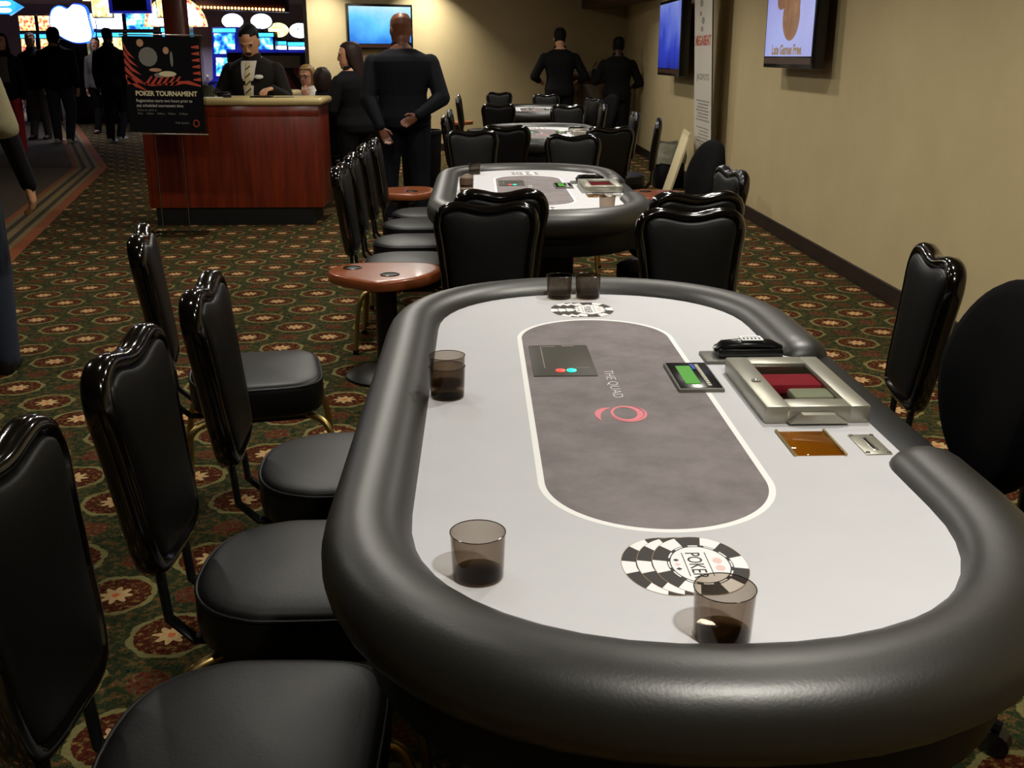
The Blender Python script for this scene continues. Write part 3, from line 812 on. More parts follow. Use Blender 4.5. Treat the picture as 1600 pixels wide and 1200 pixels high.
def person(name_label, loc, yaw, h=1.75, build=1., lean=0., twist=0., head=(0, 0, 0), arms=None, legs=None, skin='skin_tan', top='cloth_black', bottom='cloth_black',
           shoes='shoe_black', hair=None, hair_style='short', sleeves=1., fine=False, group=None, seat_z=None, skirt=None, facing=True, belly=0., jacket_len=.47, hs=1., collar=True):
    """arms: {'L': (elbow, wrist, hand dir, palm normal, curl)} in metres relative to the shoulder; legs: {'L': (knee, ankle)} relative to the hip, in units of h"""
    root = empty('person', loc, yaw); tag(root, name_label, 'person', group)
    hip = Vector((0, 0, .50*h)) if seat_z is None else Vector((0, 0, seat_z+.055*h))
    base = hip - Vector((0, 0, .50*h))
    T = tr(*hip) @ rz(twist) @ rx(-lean) @ tr(*(-hip)) @ tr(*base)
    vox = .0065 if fine else .010
    X3, Y3 = (T.to_3x3() @ Vector((1, 0, 0))), (T.to_3x3() @ Vector((0, 1, 0)))
    def tor(z, dx=0, dy=0): return T @ Vector((dx, dy, z*h))
    def torso(b, g, z0=.0, z1=9., grow=1.):
        rr = [ell_ring(tor(z, 0, (y+belly*.5*max(0, 1-abs(z-.6)/.12))*h), (a*build*grow)*h+g, (c*build*grow+belly*.5*max(0, 1-abs(z-.6)/.12))*h+g, X3, Y3, 22, .86) for z, a, c, y in TORSO if z0 <= z <= z1]
        b.loft(rr)
    # joints
    sh = {s: tor(.768, k*.107*h*build) for s, k in (('R', 1), ('L', -1))}
    hp = {s: hip+rz(twist*.5).to_3x3() @ Vector((k*.050*h*build, 0, -.005*h)) for s, k in (('R', 1), ('L', -1))}
    A = {'R': (Vector((.045, -.01, -.29)), Vector((.05, .04, -.54)), (0, .1, -1), (-1, .2, 0), .5), 'L': (Vector((-.045, -.01, -.29)), Vector((-.05, .04, -.54)), (0, .1, -1), (1, .2, 0), .5)}
    if arms: A.update(arms)
    Lg = {'R': (Vector((.004, .008, -.235)), Vector((.008, -.012, -.452))), 'L': (Vector((-.004, .008, -.235)), Vector((-.008, -.012, -.452)))}
    if legs: Lg.update(legs)
    hm = tr(*tor(.916, 0, .012*h)) @ T.to_3x3().to_4x4() @ rz(head[1]) @ rx(-head[0]) @ ry(head[2]) @ Matrix.Scale(hs, 4)
    b = MB(); torso(b, 0)
    b.capsule(tor(.82), hm @ Vector((0, -.010*h, -.03*h)), .036*h*build**.5, .034*h*build**.3, 14)
    b.loft([[hm @ Vector((p.x, p.y, p.z)) for p in ell_ring(Vector((0, y*h, z*h)), a*h, c*h, Vector((1, 0, 0)), Vector((0, 1, 0)), 20)] for z, a, c, y in HEADR])
    if facing:
        b.loft([[hm @ p for p in ell_ring(Vector((0, y*h, z*h)), a*h, c*h, Vector((1, 0, 0)), Vector((0, 1, 0)), 10)] for z, a, c, y in ((-.022, .011, .008, .054), (-.014, .0095, .010, .056), (.002, .005, .007, .054), (.014, .004, .004, .050))])
        b.ball(hm @ Vector((0, .047*h, .016*h)), .030*h, .009*h, .006*h, 12, 6, hm.to_3x3().to_4x4())
        b.ball(hm @ Vector((0, .046*h, -.037*h)), .014*h, .009*h, .0065*h, 12, 6, hm.to_3x3().to_4x4())
    for k in (-1, 1): b.ball(hm @ Vector((k*.0425*h, -.004*h, -.006*h)), .006*h, .011*h, .018*h, 10, 6, hm.to_3x3().to_4x4())
    W = {}
    for s, k in (('R', 1), ('L', -1)):
        e = sh[s]+A[s][0]; w = sh[s]+A[s][1]; W[s] = (e, w)
        b.capsule(sh[s], e, .030*h*build, .024*h*build, 12); b.capsule(e, w, .024*h*build, .0155*h, 12)
        hand(b, w, A[s][2], A[s][3], k, h/1.75*1.02, A[s][4])
        kn = hp[s]+Lg[s][0]*h; an = hp[s]+Lg[s][1]*h
        b.capsule(hp[s], kn, .050*h*build, .034*h, 12); b.capsule(kn, an, .033*h, .021*h, 12)
        b.ball(an+Vector((0, .035*h, -.022*h)), .022*h, .065*h, .018*h, 12, 6)
    remesh(b, 'body', skin, root, vox, 3)
    # trousers
    if bottom:
        b = MB(); rr = [ell_ring(tor(z, 0, y*h), a*build*h+.010, c*build*h+.010, X3, Y3, 22, .9) for z, a, c, y in TORSO[:4]]
        b.loft(rr)
        for s in 'RL':
            kn = hp[s]+Lg[s][0]*h; an = hp[s]+Lg[s][1]*h
            b.capsule(hp[s], kn, .056*h*build, .044*h*build**.5, 14); b.capsule(kn, an+(an-kn).normalized()*.005*h, .043*h*build**.5, .036*h, 14)
        remesh(b, 'trousers', bottom, root, .011, 4)
    # upper garment with sleeves
    b = MB(); rr = []
    for z, a, c, y in TORSO:
        if z < jacket_len-.02: continue
        be = belly*.5*max(0, 1-abs(z-.6)/.12)
        z2 = min(z, .832)
        g = .017 if z < .8 else .012
        rr.append(ell_ring(tor(z2, 0, (y+be)*h), a*build*h+g+(.012 if z < .52 else 0), (c*build+be)*h+g+(.010 if z < .52 else 0), X3, Y3, 24, .86))
    b.loft(rr)
    for s in 'RL':
        e, w = W[s]; b.capsule(sh[s]+Vector((0, 0, -.002*h)), e, .0345*h*build, .032*h*build, 14)
        if sleeves >= 1: b.capsule(e, w-(w-e).normalized()*.015, .033*h*build, .025*h, 14)
        elif sleeves > .5: b.capsule(e, e.lerp(w, sleeves*2-1), .031*h*build, .028*h, 14)
    remesh(b, 'jacket' if jacket_len < .5 else 'shirt', top, root, .0095, 5)
    if collar:
        kb = build**.5; cr = []
        for z, r_, g in ((.805, .060, 0), (.832, .047, .004), (.852, .043, .005), (.858, .040, .004), (.852, .037, .003), (.82, .036, 0)):
            cr.append([tor(z-.004*math.sin(t), math.cos(t)*r_*h*kb*1.05, (math.sin(t)*r_*.95+g)*h) for t in (2*PI*k/22 for k in range(22))])
        MB().loft(cr, loop=True).build('collar', top, root)
    # shoes
    for s in 'RL':
        an = hp[s]+Lg[s][1]*h; kn = hp[s]+Lg[s][0]*h
        zf = an.z-.048*h
        if seat_z is not None and zf < 0: zf = 0
        fl = an.z-.048*h
        rr = [ell_ring(Vector((an.x, an.y+y*h, fl+zc*h)), a*h, c*h, Vector((1, 0, 0)), Vector((0, 0, 1)), 14, .75) for y, zc, a, c in ((-.038, .020, .012, .012), (-.032, .024, .022, .022), (0, .028, .025, .027), (.04, .020, .028, .019), (.075, .016, .029, .015), (.1, .014, .022, .012), (.108, .012, .010, .007))]
        MB().loft(rr).build('shoe', shoes, root)
    if hair:
        b = MB()
        if hair_style == 'short':
            rr = []
            for z, a, c, y in HEADR[2:]:
                f = 1.07
                ring = ell_ring(Vector((0, y*h-.004*h, z*h+.004*h)), a*h*f, c*h*f, Vector((1, 0, 0)), Vector((0, 1, 0)), 20)
                lim = (.036 if z > .03 else (.004 if z > 0 else -.010))*h if z < .05 else 9
                rr.append([hm @ Vector((p.x, min(p.y, lim), p.z)) for p in ring])
            b.loft(rr)
        else:
            long = hair_style == 'long'; curly = hair_style == 'curly'
            zs = [(-.20, .030, .016, -.052), (-.16, .045, .022, -.050), (-.10, .052, .030, -.042), (-.05, .052, .044, -.028), (0, .051, .055, -.014), (.03, .050, .060, -.008), (.05, .043, .053, -.007), (.064, .030, .038, -.008), (.071, .012, .016, -.008)] if long else \
                 [(-.055, .040, .030, -.026), (-.03, .052, .048, -.016), (0, .056, .060, -.008), (.03, .055, .062, -.006), (.052, .046, .054, -.006), (.070, .030, .036, -.006), (.077, .012, .015, -.006)]
            rr = []
            for z, a, c, y in zs:
                ring = ell_ring(Vector((0, y*h, z*h)), a*h, c*h, Vector((1, 0, 0)), Vector((0, 1, 0)), 26)
                lim = .040*h if z > .035 else (.012*h if abs(z) < .036 else .006*h)
                if z >= .05: lim = 9
                out = []
                for q, p in enumerate(ring):
                    j = (.010*h*math.sin(q*2.3+z*90) if curly else .004*h*math.sin(q*3.1+z*20))
                    out.append(hm @ Vector((p.x*(1+j), min(p.y, lim), p.z+j*.4)))
                rr.append(out)
            b.loft(rr)
        b.build('hair', hair, root)
    return root, hm, tor, T, W, sh
def eyes(root, hm, h, brow='hair_black', moustache=None):
    for k in (-1, 1):
        MB().ball(hm @ Vector((k*.0175*h, .0475*h, .005*h)), .0062*h, .004*h, .0032*h, 10, 6, hm.to_3x3().to_4x4()).build('eye', 'eye_dark', root)
        MB().ball(hm @ Vector((k*.018*h, .0515*h, .0165*h)), .011*h, .003*h, .0022*h, 10, 6, hm.to_3x3().to_4x4()).build('eyebrow', brow, root)
    MB().ball(hm @ Vector((0, .0525*h, -.036*h)), .013*h, .004*h, .003*h, 12, 6, hm.to_3x3().to_4x4()).build('mouth', 'lip', root)
    if moustache:
        MB().ball(hm @ Vector((0, .0545*h, -.0285*h)), .017*h, .005*h, .0042*h, 14, 6, hm.to_3x3().to_4x4()).build('moustache', moustache, root)
def front_patch(name, mat, root, tor, T, h, build, belly, zs, hw, off, n=8):
    """a panel lying on the chest between z levels, half width hw(f)"""
    X3, Y3 = T.to_3x3() @ Vector((1, 0, 0)), T.to_3x3() @ Vector((0, 1, 0))
    def surf(z, x):
        for (z0, a0, c0, y0), (z1, a1, c1, y1) in zip(TORSO, TORSO[1:]):
            if z0 <= z <= z1:
                f = (z-z0)/(z1-z0); a, c, y = a0+(a1-a0)*f, c0+(c1-c0)*f, y0+(y1-y0)*f; break
        be = belly*.5*max(0, 1-abs(z-.6)/.12)
        A, Cc = a*build*h+.017, (c*build+be)*h+.017
        return tor(z, x, (y+be)*h + Cc*math.sqrt(max(.05, 1-abs(x/A)**2.3)) + off)
    b = MB(); m = 14; g = []
    for i in range(m+1):
        f = i/m; z = zs[0]+(zs[1]-zs[0])*f; w = hw(f)*h
        g.append([b.b.verts.new(surf(z, -w+2*w*k/n)) for k in range(n+1)])
    for i in range(m):
        for k in range(n): b._f([g[i][k], g[i][k+1], g[i+1][k+1], g[i+1][k]])
    r = bmesh.ops.extrude_face_region(b.b, geom=list(b.b.faces))
    bmesh.ops.translate(b.b, verts=[v for v in r['geom'] if isinstance(v, bmesh.types.BMVert)], vec=-Y3*.006)
    return b.build(name, mat, root)

def V3(*a): return Vector(a)
# 1 the clerk behind the desk, looking down at the counter
h = 1.72
root, hm, tor, T, W, sh = person('man in a dark suit and pale striped tie standing behind the wooden desk, looking down', (-2.08, 10.27, 0), PI-.16, h, 1.22, lean=.14, head=(.42, .10, 0), skin='skin_tan', top='cloth_suit', bottom='cloth_suit', hair='hair_black', fine=True, belly=.03, jacket_len=.44, hs=1.2,
    arms={'R': (V3(.12, .02, -.26), V3(.17, .26, -.168), (-.2, .9, -.25), (-.2, -.2, -1), .7), 'L': (V3(-.10, .04, -.27), V3(-.04, .27, -.163), (.3, .9, -.1), (0, 0, -1), .6)})
eyes(root, hm, h, moustache='hair_black')
front_patch('dress_shirt', 'cloth_white', root, tor, T, h, 1.18, .03, (.56, .822), lambda f: .014+.030*f, .006)
front_patch('necktie', 'tie_stripe', root, tor, T, h, 1.18, .03, (.565, .815), lambda f: .020-.010*f, .014, 4)
o = MB().ball((0, 0, 0), .042, .006, .021, 18, 6).build('name_badge', 'badge_white', root)
p = tor(.745, -.062*h, .096*h); o.location = p; o.rotation_euler = (0, 0, .12)
# 2 bald man seen from behind, hands clasped at his back
h = 1.80
root, hm, tor, T, W, sh = person('bald man in a black jacket standing with his back to the camera, hands behind him', (-.645, 9.35, 0), .05, h, 1.27, head=(.12, .35, 0), skin='skin_brown', top='cloth_navy', bottom='cloth_navy', fine=True, jacket_len=.43, facing=True, hs=1.18,
    arms={'L': (V3(-.05, -.09, -.30), V3(.055, -.22, -.53), (.42, -.12, -.85), (.1, -1, 0), .55), 'R': (V3(.09, -.09, -.29), V3(-.12, -.23, -.43), (-.85, -.1, -.5), (.0, -1, 0), .5)},
    legs={'L': (V3(-.012, .004, -.235), V3(-.020, -.012, -.452)), 'R': (V3(.012, .004, -.235), V3(.020, -.012, -.452))})
eyes(root, hm, h)
# 3 dark long-haired woman in profile
h = 1.57
root, hm, tor, T, W, sh = person('woman with long dark hair in black standing in profile beside the desk', (-1.18, 10.24, 0), 1.05, h, 1.25, head=(.05, .5, 0), hs=1.15, skin='skin_fair', top='cloth_black', bottom='cloth_black', hair='hair_brown', hair_style='long', fine=True, jacket_len=.43, belly=.01,
    arms={'L': (V3(-.06, .05, -.25), V3(.0, .24, -.24), (.4, .8, .2), (.5, 0, -.5), .7), 'R': (V3(.06, .02, -.26), V3(.03, .22, -.30), (-.3, .9, .1), (-.4, 0, -.6), .7)})
eyes(root, hm, h)
# 4 seated blonde woman with glasses, hand at her mouth
h = 1.64
seatleg = {'L': (V3(-.02, .25, -.02), V3(-.02, .26, -.247)), 'R': (V3(.02, .25, -.02), V3(.02, .26, -.247))}
root, hm, tor, T, W, sh = person('blonde woman with glasses and a white cardigan seated behind the desk, hand at her mouth', (-1.83, 11.85, 0), PI-.25, h, .98, lean=.05, head=(.05, -.15, 0), skin='skin_fair', top='cloth_white', bottom='cloth_grey', hair='hair_blonde', hair_style='bob', fine=True, seat_z=.455, legs=seatleg,
    arms={'L': (V3(-.05, .16, -.22), V3(.135, .17, .02), (.25, -.05, 1), (.2, -.9, 0), .9), 'R': (V3(.06, .12, -.24), V3(.0, .32, -.22), (-.6, .8, .1), (0, 0, -1), .5)})
eyes(root, hm, h, 'hair_blonde')
b = MB()
for k in (-1, 1):
    ring = [hm @ Vector((k*.019*h+.0135*h*math.cos(t), .058*h, .004*h+.010*h*math.sin(t))) for t in (2*PI*i/18 for i in range(19))]
    b.tube(ring, .0018, 6)
b.tube([hm @ Vector((-.006*h, .058*h, .006*h)), hm @ Vector((.006*h, .058*h, .006*h))], .0018, 6)
for k in (-1, 1): b.tube([hm @ Vector((k*.032*h, .058*h, .006*h)), hm @ Vector((k*.043*h, .0, .004*h))], .0018, 6)
b.build('eyeglasses', 'lens_glass', root)
# 5, 6 two more seated visitors between the standing pair
root, hm, tor, T, W, sh = person('seated person with bushy dark hair in black, back turned, left of the long-haired woman', (-1.53, 10.75, 0), .1, 1.62, 1.0, head=(.1, 0, 0), skin='skin_fair', top='cloth_black', bottom='cloth_black', hair='hair_brown', hair_style='curly', seat_z=.44, legs=seatleg, facing=False,
    arms={'L': (V3(-.04, .12, -.24), V3(.02, .30, -.10), (.2, .7, .6), (.6, 0, .2), .9), 'R': (V3(.05, .10, -.25), V3(.03, .30, -.20), (-.3, .9, .1), (0, 0, -1), .5)})
root, hm, tor, T, W, sh = person('seated brown-haired person in pale jeans, glimpsed between the standing woman and the bald man', (-1.16, 11.5, 0), .3, 1.66, 1.0, head=(.1, -.4, 0), skin='skin_fair', top='cloth_suit', bottom='cloth_grey', hair='hair_brown', hair_style='bob', seat_z=.45, legs=seatleg, facing=False)
# 7, 8 the two men at the far corner desk
root, hm, tor, T, W, sh = person('tall man in black with bowed head, back turned, at the far corner desk', (1.24, 16.2, 0), 0, 1.84, 1.16, hs=1.12, head=(.35, -.1, 0), skin='skin_tan', top='cloth_black', bottom='cloth_black', hair='hair_black', facing=False, jacket_len=.44,
    arms={'L': (V3(-.15, .02, -.27), V3(-.07, .24, -.34), (.4, .8, -.1), (0, 0, -1), .6), 'R': (V3(.15, .02, -.27), V3(.10, .24, -.34), (-.4, .8, -.1), (0, 0, -1), .6)})
root, hm, tor, T, W, sh = person('shorter man in black with round dark hair, back turned in the far right corner', (2.10, 16.1, 0), .0, 1.72, 1.16, hs=1.12, head=(.1, .1, .06), skin='skin_dark', top='cloth_black', bottom='cloth_black', hair='hair_black', facing=False, jacket_len=.44,
    arms={'L': (V3(-.11, .04, -.25), V3(-.12, .22, -.10), (.1, .4, .9), (.6, .3, 0), .6), 'R': (V3(.12, .02, -.27), V3(.08, .24, -.33), (-.4, .8, -.1), (0, 0, -1), .6)})
# 9 man striding past on the far left, cut by the frame
wl = {'R': (V3(.004, .075, -.225), V3(.006, .045, -.452)), 'L': (V3(-.004, .02, -.235), V3(-.006, -.12, -.425))}
root, hm, tor, T, W, sh = person('man in a khaki shirt over black sleeves and jeans walking past at the left edge', (-2.335, 4.72, 0), .25, 1.76, 1.05, lean=.04, head=(0, 0, 0), skin='skin_tan', top='cloth_khaki', bottom='cloth_jeans', hair='hair_brown', fine=True, legs=wl, sleeves=.5, shoes='shoe_black', jacket_len=.52,
    arms={'R': (V3(.06, -.04, -.215), V3(.115, .0, -.455), (.1, .15, -1), (-1, .1, 0), .6), 'L': (V3(-.07, .06, -.28), V3(-.09, .16, -.52), (0, .3, -1), (1, 0, 0), .6)})
b = MB(); e, w = W['R']; b.capsule(sh['R'].lerp(e, .55), e, .052, .048, 14); b.capsule(e, w+(w-e)*.06, .047, .036, 14)
remesh(b, 'black_sleeve', 'cloth_black', root, .009, 4)
# 10-14 passers-by in the casino
wk = lambda a: {'R': (V3(.004, .03*a, -.235), V3(.008, -.05*a, -.448)), 'L': (V3(-.004, -.01*a, -.235), V3(-.008, .0, -.452))}
root, hm, tor, T, W, sh = person('bulky person in a black jacket, jeans and white sneakers walking away on the walkway', (-7.15, 18.7, 0), -.1, 1.92, 1.22, skin='skin_fair', top='cloth_black', bottom='cloth_jeans', shoes='shoe_white', hair='hair_black', hair_style='bob', facing=False, jacket_len=.44, legs=wk(1))
root, hm, tor, T, W, sh = person('man in dark clothes walking away beside the poster stand, heel lifted', (-6.25, 18.7, 0), -.1, 1.92, 1.05, skin='skin_dark', top='cloth_black', bottom='cloth_navy', shoes='shoe_white', hair='hair_black', facing=False, jacket_len=.44,
    legs={'L': (V3(-.004, .0, -.235), V3(-.008, -.01, -.452)), 'R': (V3(.01, .05, -.23), V3(.015, -.09, -.425))})
root, hm, tor, T, W, sh = person('long-haired woman with red trousers walking toward the camera at the far left', (-6.95, 16.2, 0), PI+.1, 1.78, .95, skin='skin_fair', top='cloth_black', bottom='cloth_red', hair='hair_black', hair_style='long', legs=wk(1))
eyes(root, hm, 1.78)
front_patch('shirt_front', 'cloth_grey', root, tor, T, 1.78, .95, 0, (.60, .80), lambda f: .045, .006)
root, hm, tor, T, W, sh = person('grey-haired person in dark clothes behind the woman with red trousers', (-7.9, 19.6, 0), PI, 1.86, 1.0, skin='skin_fair', top='cloth_black', bottom='cloth_grey', hair='cloth_grey', facing=True, legs=wk(-1))
root, hm, tor, T, W, sh = person('passer-by in a grey jacket, half hidden beside the bulky walker', (-7.25, 21.0, 0), PI, 1.80, .95, skin='skin_fair', top='cloth_grey', bottom='cloth_black', hair='hair_black', legs=wk(-1))

# ------------------------------------------------------------------ desk, poster, things by the walls
def desk():
    root = empty('reception_desk', (-2.135, 9.62, 0))
    MB().box(-.765, .765, -.32, .30, .155, 1.03, .006).build('body', 'cherry_wood', root, mx=None)
    MB().box(-.715, .67, -.30, .28, 0, .155).build('plinth', 'plinth_black', root, smooth=False)
    MB().box(-.80, .80, -.355, .32, 1.03, 1.092, .028, 4).build('counter_top', 'counter_cream', root)
    MB().box(-.765, .765, -.326, -.318, .94, 1.0, .002).build('top_band', 'cherry_wood', root)
    tag(root, 'reddish wooden reception desk with a cream rounded counter top', 'desk')
    root = empty('side_counter', (-1.95, 10.78, 0))
    MB().box(-.16, .14, -.17, .17, 0, 1.05, .006).build('body', 'dark_wood', root)
    MB().box(-.19, .17, -.20, .20, 1.05, 1.115, .028, 4).build('counter_top', 'counter_cream', root)
    tag(root, 'small dark counter with a cream top to the right of the suited man', 'counter')
desk()
def poster():
    root = empty('poster_stand', (-2.525, 8.80, 0), 0)
    TL = rx(R(-3))
    m = tr(0, 0, 1.215) @ ry(R(.8))
    b = MB().box(-.305, .305, -.004, .004, -.37, .37); b.build('poster', 'photo_dark', root, smooth=False, mx=m)
    b = MB()
    for x0, x1, z0, z1 in ((-.325, -.300, -.385, .385), (.300, .325, -.385, .385), (-.325, .325, -.388, -.366), (-.325, .325, .366, .386)): b.box(x0, x1, -.010, .010, z0, z1, .003)
    b.build('acrylic_frame', 'clear_acrylic', root, mx=m)
    b = MB().box(-.325, .325, -.013, .013, -.392, -.382, .002); b.box(-.325, .325, -.012, .012, .380, .388, .002); b.build('frame_edge', 'steel', root, mx=m)
    def art(name, mat, polys, y=-.0052):
        b = MB()
        for p in polys: b.quad([(x, y, z) for x, z in p])
        return b.build(name, mat, bpy.data.objects['poster'], smooth=False, mx=m)
    st = []
    for k in range(5):     # tiger stripes sweeping down the left and along the lower edge of the picture
        z = .33-.062*k
        st.append([(-.30, z), (-.27+.012*k, z-.07), (-.215+.022*k, z-.135), (-.27+.010*k, z-.10), (-.30, z-.04)])
    for k in range(6):
        x = -.16+.045*k; st.append([(x, -.005), (x+.03, .0), (x+.075, .065), (x+.06, .068), (x+.01, .01)])
    st.append([(-.29, .0), (-.2, .015), (-.1, -.012), (0, .0), (.08, -.005), (.16, .012), (.295, -.012), (.295, .0), (.2, .035), (.12, .03), (.0, .01), (-.1, .0), (-.2, .03), (-.29, .06)])
    for k in range(6): z = .31-.05*k; st.append([(.298, z), (.24, z-.012), (.235, z-.022), (.298, z-.030)])
    art('stripe_art', 'red_paint', st)
    # two card players in the photograph on the poster
    def blob(cx, cz, rx_, rz_, n=14): return [(cx+rx_*math.cos(t), cz+rz_*math.sin(t)) for t in (2*PI*i/n for i in range(n))]
    art('printed_figures', 'grey_print', [blob(-.11, .215, .075, .075), blob(-.02, .075, .055, .02), blob(.075, .2, .012, .06)], -.0050)
    art('printed_faces', 'skin_tan', [blob(-.165, .32, .028, .03), blob(.035, .265, .024, .028), blob(-.06, .115, .05, .014)], -.0056)
    art('printed_table', 'cream_paint', [blob(.035, .085, .07, .022)], -.0058)
    P = bpy.data.objects['poster']
    tm = m @ tr(-.235, -.0056, 0) @ rx(PI/2)
    def line(name, s, size, z, mat='cream_paint', x=0., sx=1., bold=0.): return text_mesh(name, s, size, mat, P, m @ tr(-.235+x, -.0058, z) @ rx(PI/2), extr=.0003, sx=sx, bold=bold)
    line('headline', 'POKER TOURNAMENT', .052, -.085, sx=.93, bold=.0018)
    line('text_line', 'Registration starts two hours prior to', .034, -.135, 'banner_white', sx=.86)
    line('text_line', 'any scheduled tournament time.', .034, -.173, 'banner_white', sx=.86)
    line('text_line', 'Times are daily at:', .022, -.205, 'grey_print')
    line('text_line', '10am    1:00pm    4:00pm    7:00pm    10:00pm', .022, -.232, 'grey_print', sx=.97)
    line('club_name', 'THE QUAD', .022, -.305, 'grey_print', x=.30)
    b = MB(); ring = [(.235+.022*math.cos(t), -.0058, -.30+.026*math.sin(t)) for t in (2*PI*i/24 for i in range(25))]
    b.tube(ring, .004, 6); b.build('club_logo', 'red_paint', P, mx=m)
    for x in (-.122, .10):
        MB().tube([(x-.006, .012, .01), (x, .012, .83), (x, .012, 1.0)], .009, 10).build('upright_rod', 'clear_acrylic', root)
        MB().tube([(x-.006, .012, .01), (x, .012, .84)], .0028, 6).build('rod_core', 'steel', bpy.data.objects['poster'])
    MB().box(-.22, .24, -.13, .15, 0, .012, .004).build('base_plate', 'clear_acrylic', root)
    tag(root, 'black poker tournament poster in a clear acrylic stand before the desk', 'poster stand')
poster()
def counter_things():
    Z = 1.0922
    root = empty('card_terminal', (-2.66, 9.70, Z), R(-20))
    MB().box(-.13, .13, -.10, .12, 0, .05, .01).build('base', 'black_plastic', root)
    o = MB().box(-.12, .12, -.012, .012, -.085, .085, .006).build('monitor', 'black_plastic', root, mx=tr(0, -.01, .12) @ rx(R(-38)))
    MB().box(-.10, .10, -.0135, -.011, -.068, .068).build('screen', 'pos_screen', o, smooth=False, mx=tr(0, -.01, .12) @ rx(R(-38)))
    tag(root, 'black tilted terminal with a white screen on the desk behind the poster', 'terminal')
    o = MB().lathe([(.028, 0), (.031, .01), (.031, .10), (.024, .13), (.012, .15), (.012, .17), (.001, .17)], (0, 0, 0), 20).build('drink_bottle', 'bottle_plastic'); o.location = (-2.44, 9.86, Z)
    MB().lathe([(.026, .004), (.028, .012), (.028, .06), (.001, .06)], (0, 0, 0), 18).build('drink', 'red_cloth', o)
    MB().lathe([(.014, .166), (.014, .186), (.001, .186)], (0, 0, 0), 14).build('cap', 'white_mark', o)
    tag(o, 'small bottle with red drink beside the suited man', 'bottle')
    root = empty('brochure_rack', (-2.39, 9.42, Z))
    b = MB().box(-.11, .11, -.03, -.025, 0, .11); b.box(-.11, .11, .025, .03, 0, .13); b.box(-.11, .11, -.03, .03, 0, .005); b.box(-.11, -.105, -.03, .03, 0, .11); b.box(.105, .11, -.03, .03, 0, .11)
    b.build('holder', 'clear_acrylic', root, smooth=False)
    for k in range(4): MB().box(-.098+.05*k, -.054+.05*k, -.015, .012, .006, .105).build('leaflet', ('banner_grey', 'board_cream', 'grey_print', 'banner_grey')[k], root, smooth=False)
    tag(root, 'clear leaflet holder on the desk beside the poster', 'leaflet holder')
    o = MB().box(-.06, .06, -.035, .035, 0, .035, .008).build('stapler', 'black_plastic'); o.location = (-2.20, 9.44, Z); o.rotation_euler = (0, 0, .2)
    MB().box(-.062, .05, -.02, .02, .034, .05, .006).build('arm', 'black_metal', o); tag(o, 'small black desk device under the man\'s striped tie', 'stapler')
    for i, (x, y, a, m_, lab) in enumerate(((-2.30, 9.40, .3, 'white_mark', 'white paper slip under the suited man\'s hand'), (-1.88, 9.45, -.1, 'black_plastic', 'dark folder lying on the right half of the desk'), (-1.69, 9.43, .2, 'grey_print', 'grey paper at the right end of the desk'))):
        o = MB().box(-.09, .09, -.05, .05, 0, .006+.006*(i == 1)).build('paper_slip' if i != 1 else 'folder', m_, smooth=False); o.location = (x, y, Z+.0003); o.rotation_euler = (0, 0, a); tag(o, lab, 'paper' if i != 1 else 'folder')
counter_things()
# black metal-framed seat under the waiting visitors: same lacquered chairs
for x, y, a, lab in ((-1.83, 11.87, 166, B+'holding the blonde woman, behind the desk'), (-1.53, 10.75, 6, B+'holding the bushy-haired visitor beside the desk'), (-1.16, 11.48, 17, B+'holding the visitor in pale jeans')):
    c = copy_tree(ch0); c.location = (x, y-.02, 0); c.rotation_euler = (0, 0, R(a)); tag(c, lab, 'chair', GL)
# waste bins
b = MB(); prof = [(.165, 0), (.175, .02), (.205, .70), (.222, .71), (.222, .745), (.200, .745), (.168, .03), (.001, .03)]
o = b.lathe(prof, (0, 0, 0), 32).build('waste_bin', 'black_vinyl'); o.location = (-.56, 10.5, 0); tag(o, 'tall round black waste bin beside the bald man', 'bin')
root = empty('lined_waste_bin', (2.18, 12.0, 0))
MB().prism(stadium(.17, .02, 3.5, 10), 0, .34, bev=.01).build('bin', 'black_vinyl', root)
b = MB(); rr = []
for z, k in ((.28, 1.05), (.33, 1.08), (.36, 1.06), (.40, 1.0), (.46, 1.02), (.50, .98)):
    rr.append([(p[0]*k*(1+.05*math.sin(i*2.7+z*60)), p[1]*k*(1+.05*math.sin(i*2.7+z*60)), z+.01*math.sin(i*1.9)) for i, p in enumerate(stadium(.175, .02, 3.5, 12))])
b.loft(rr, cap0=False, cap1=False).build('plastic_liner', 'bag_plastic', root)
tag(root, 'dark bin with a crinkled clear liner by the right wall', 'bin')
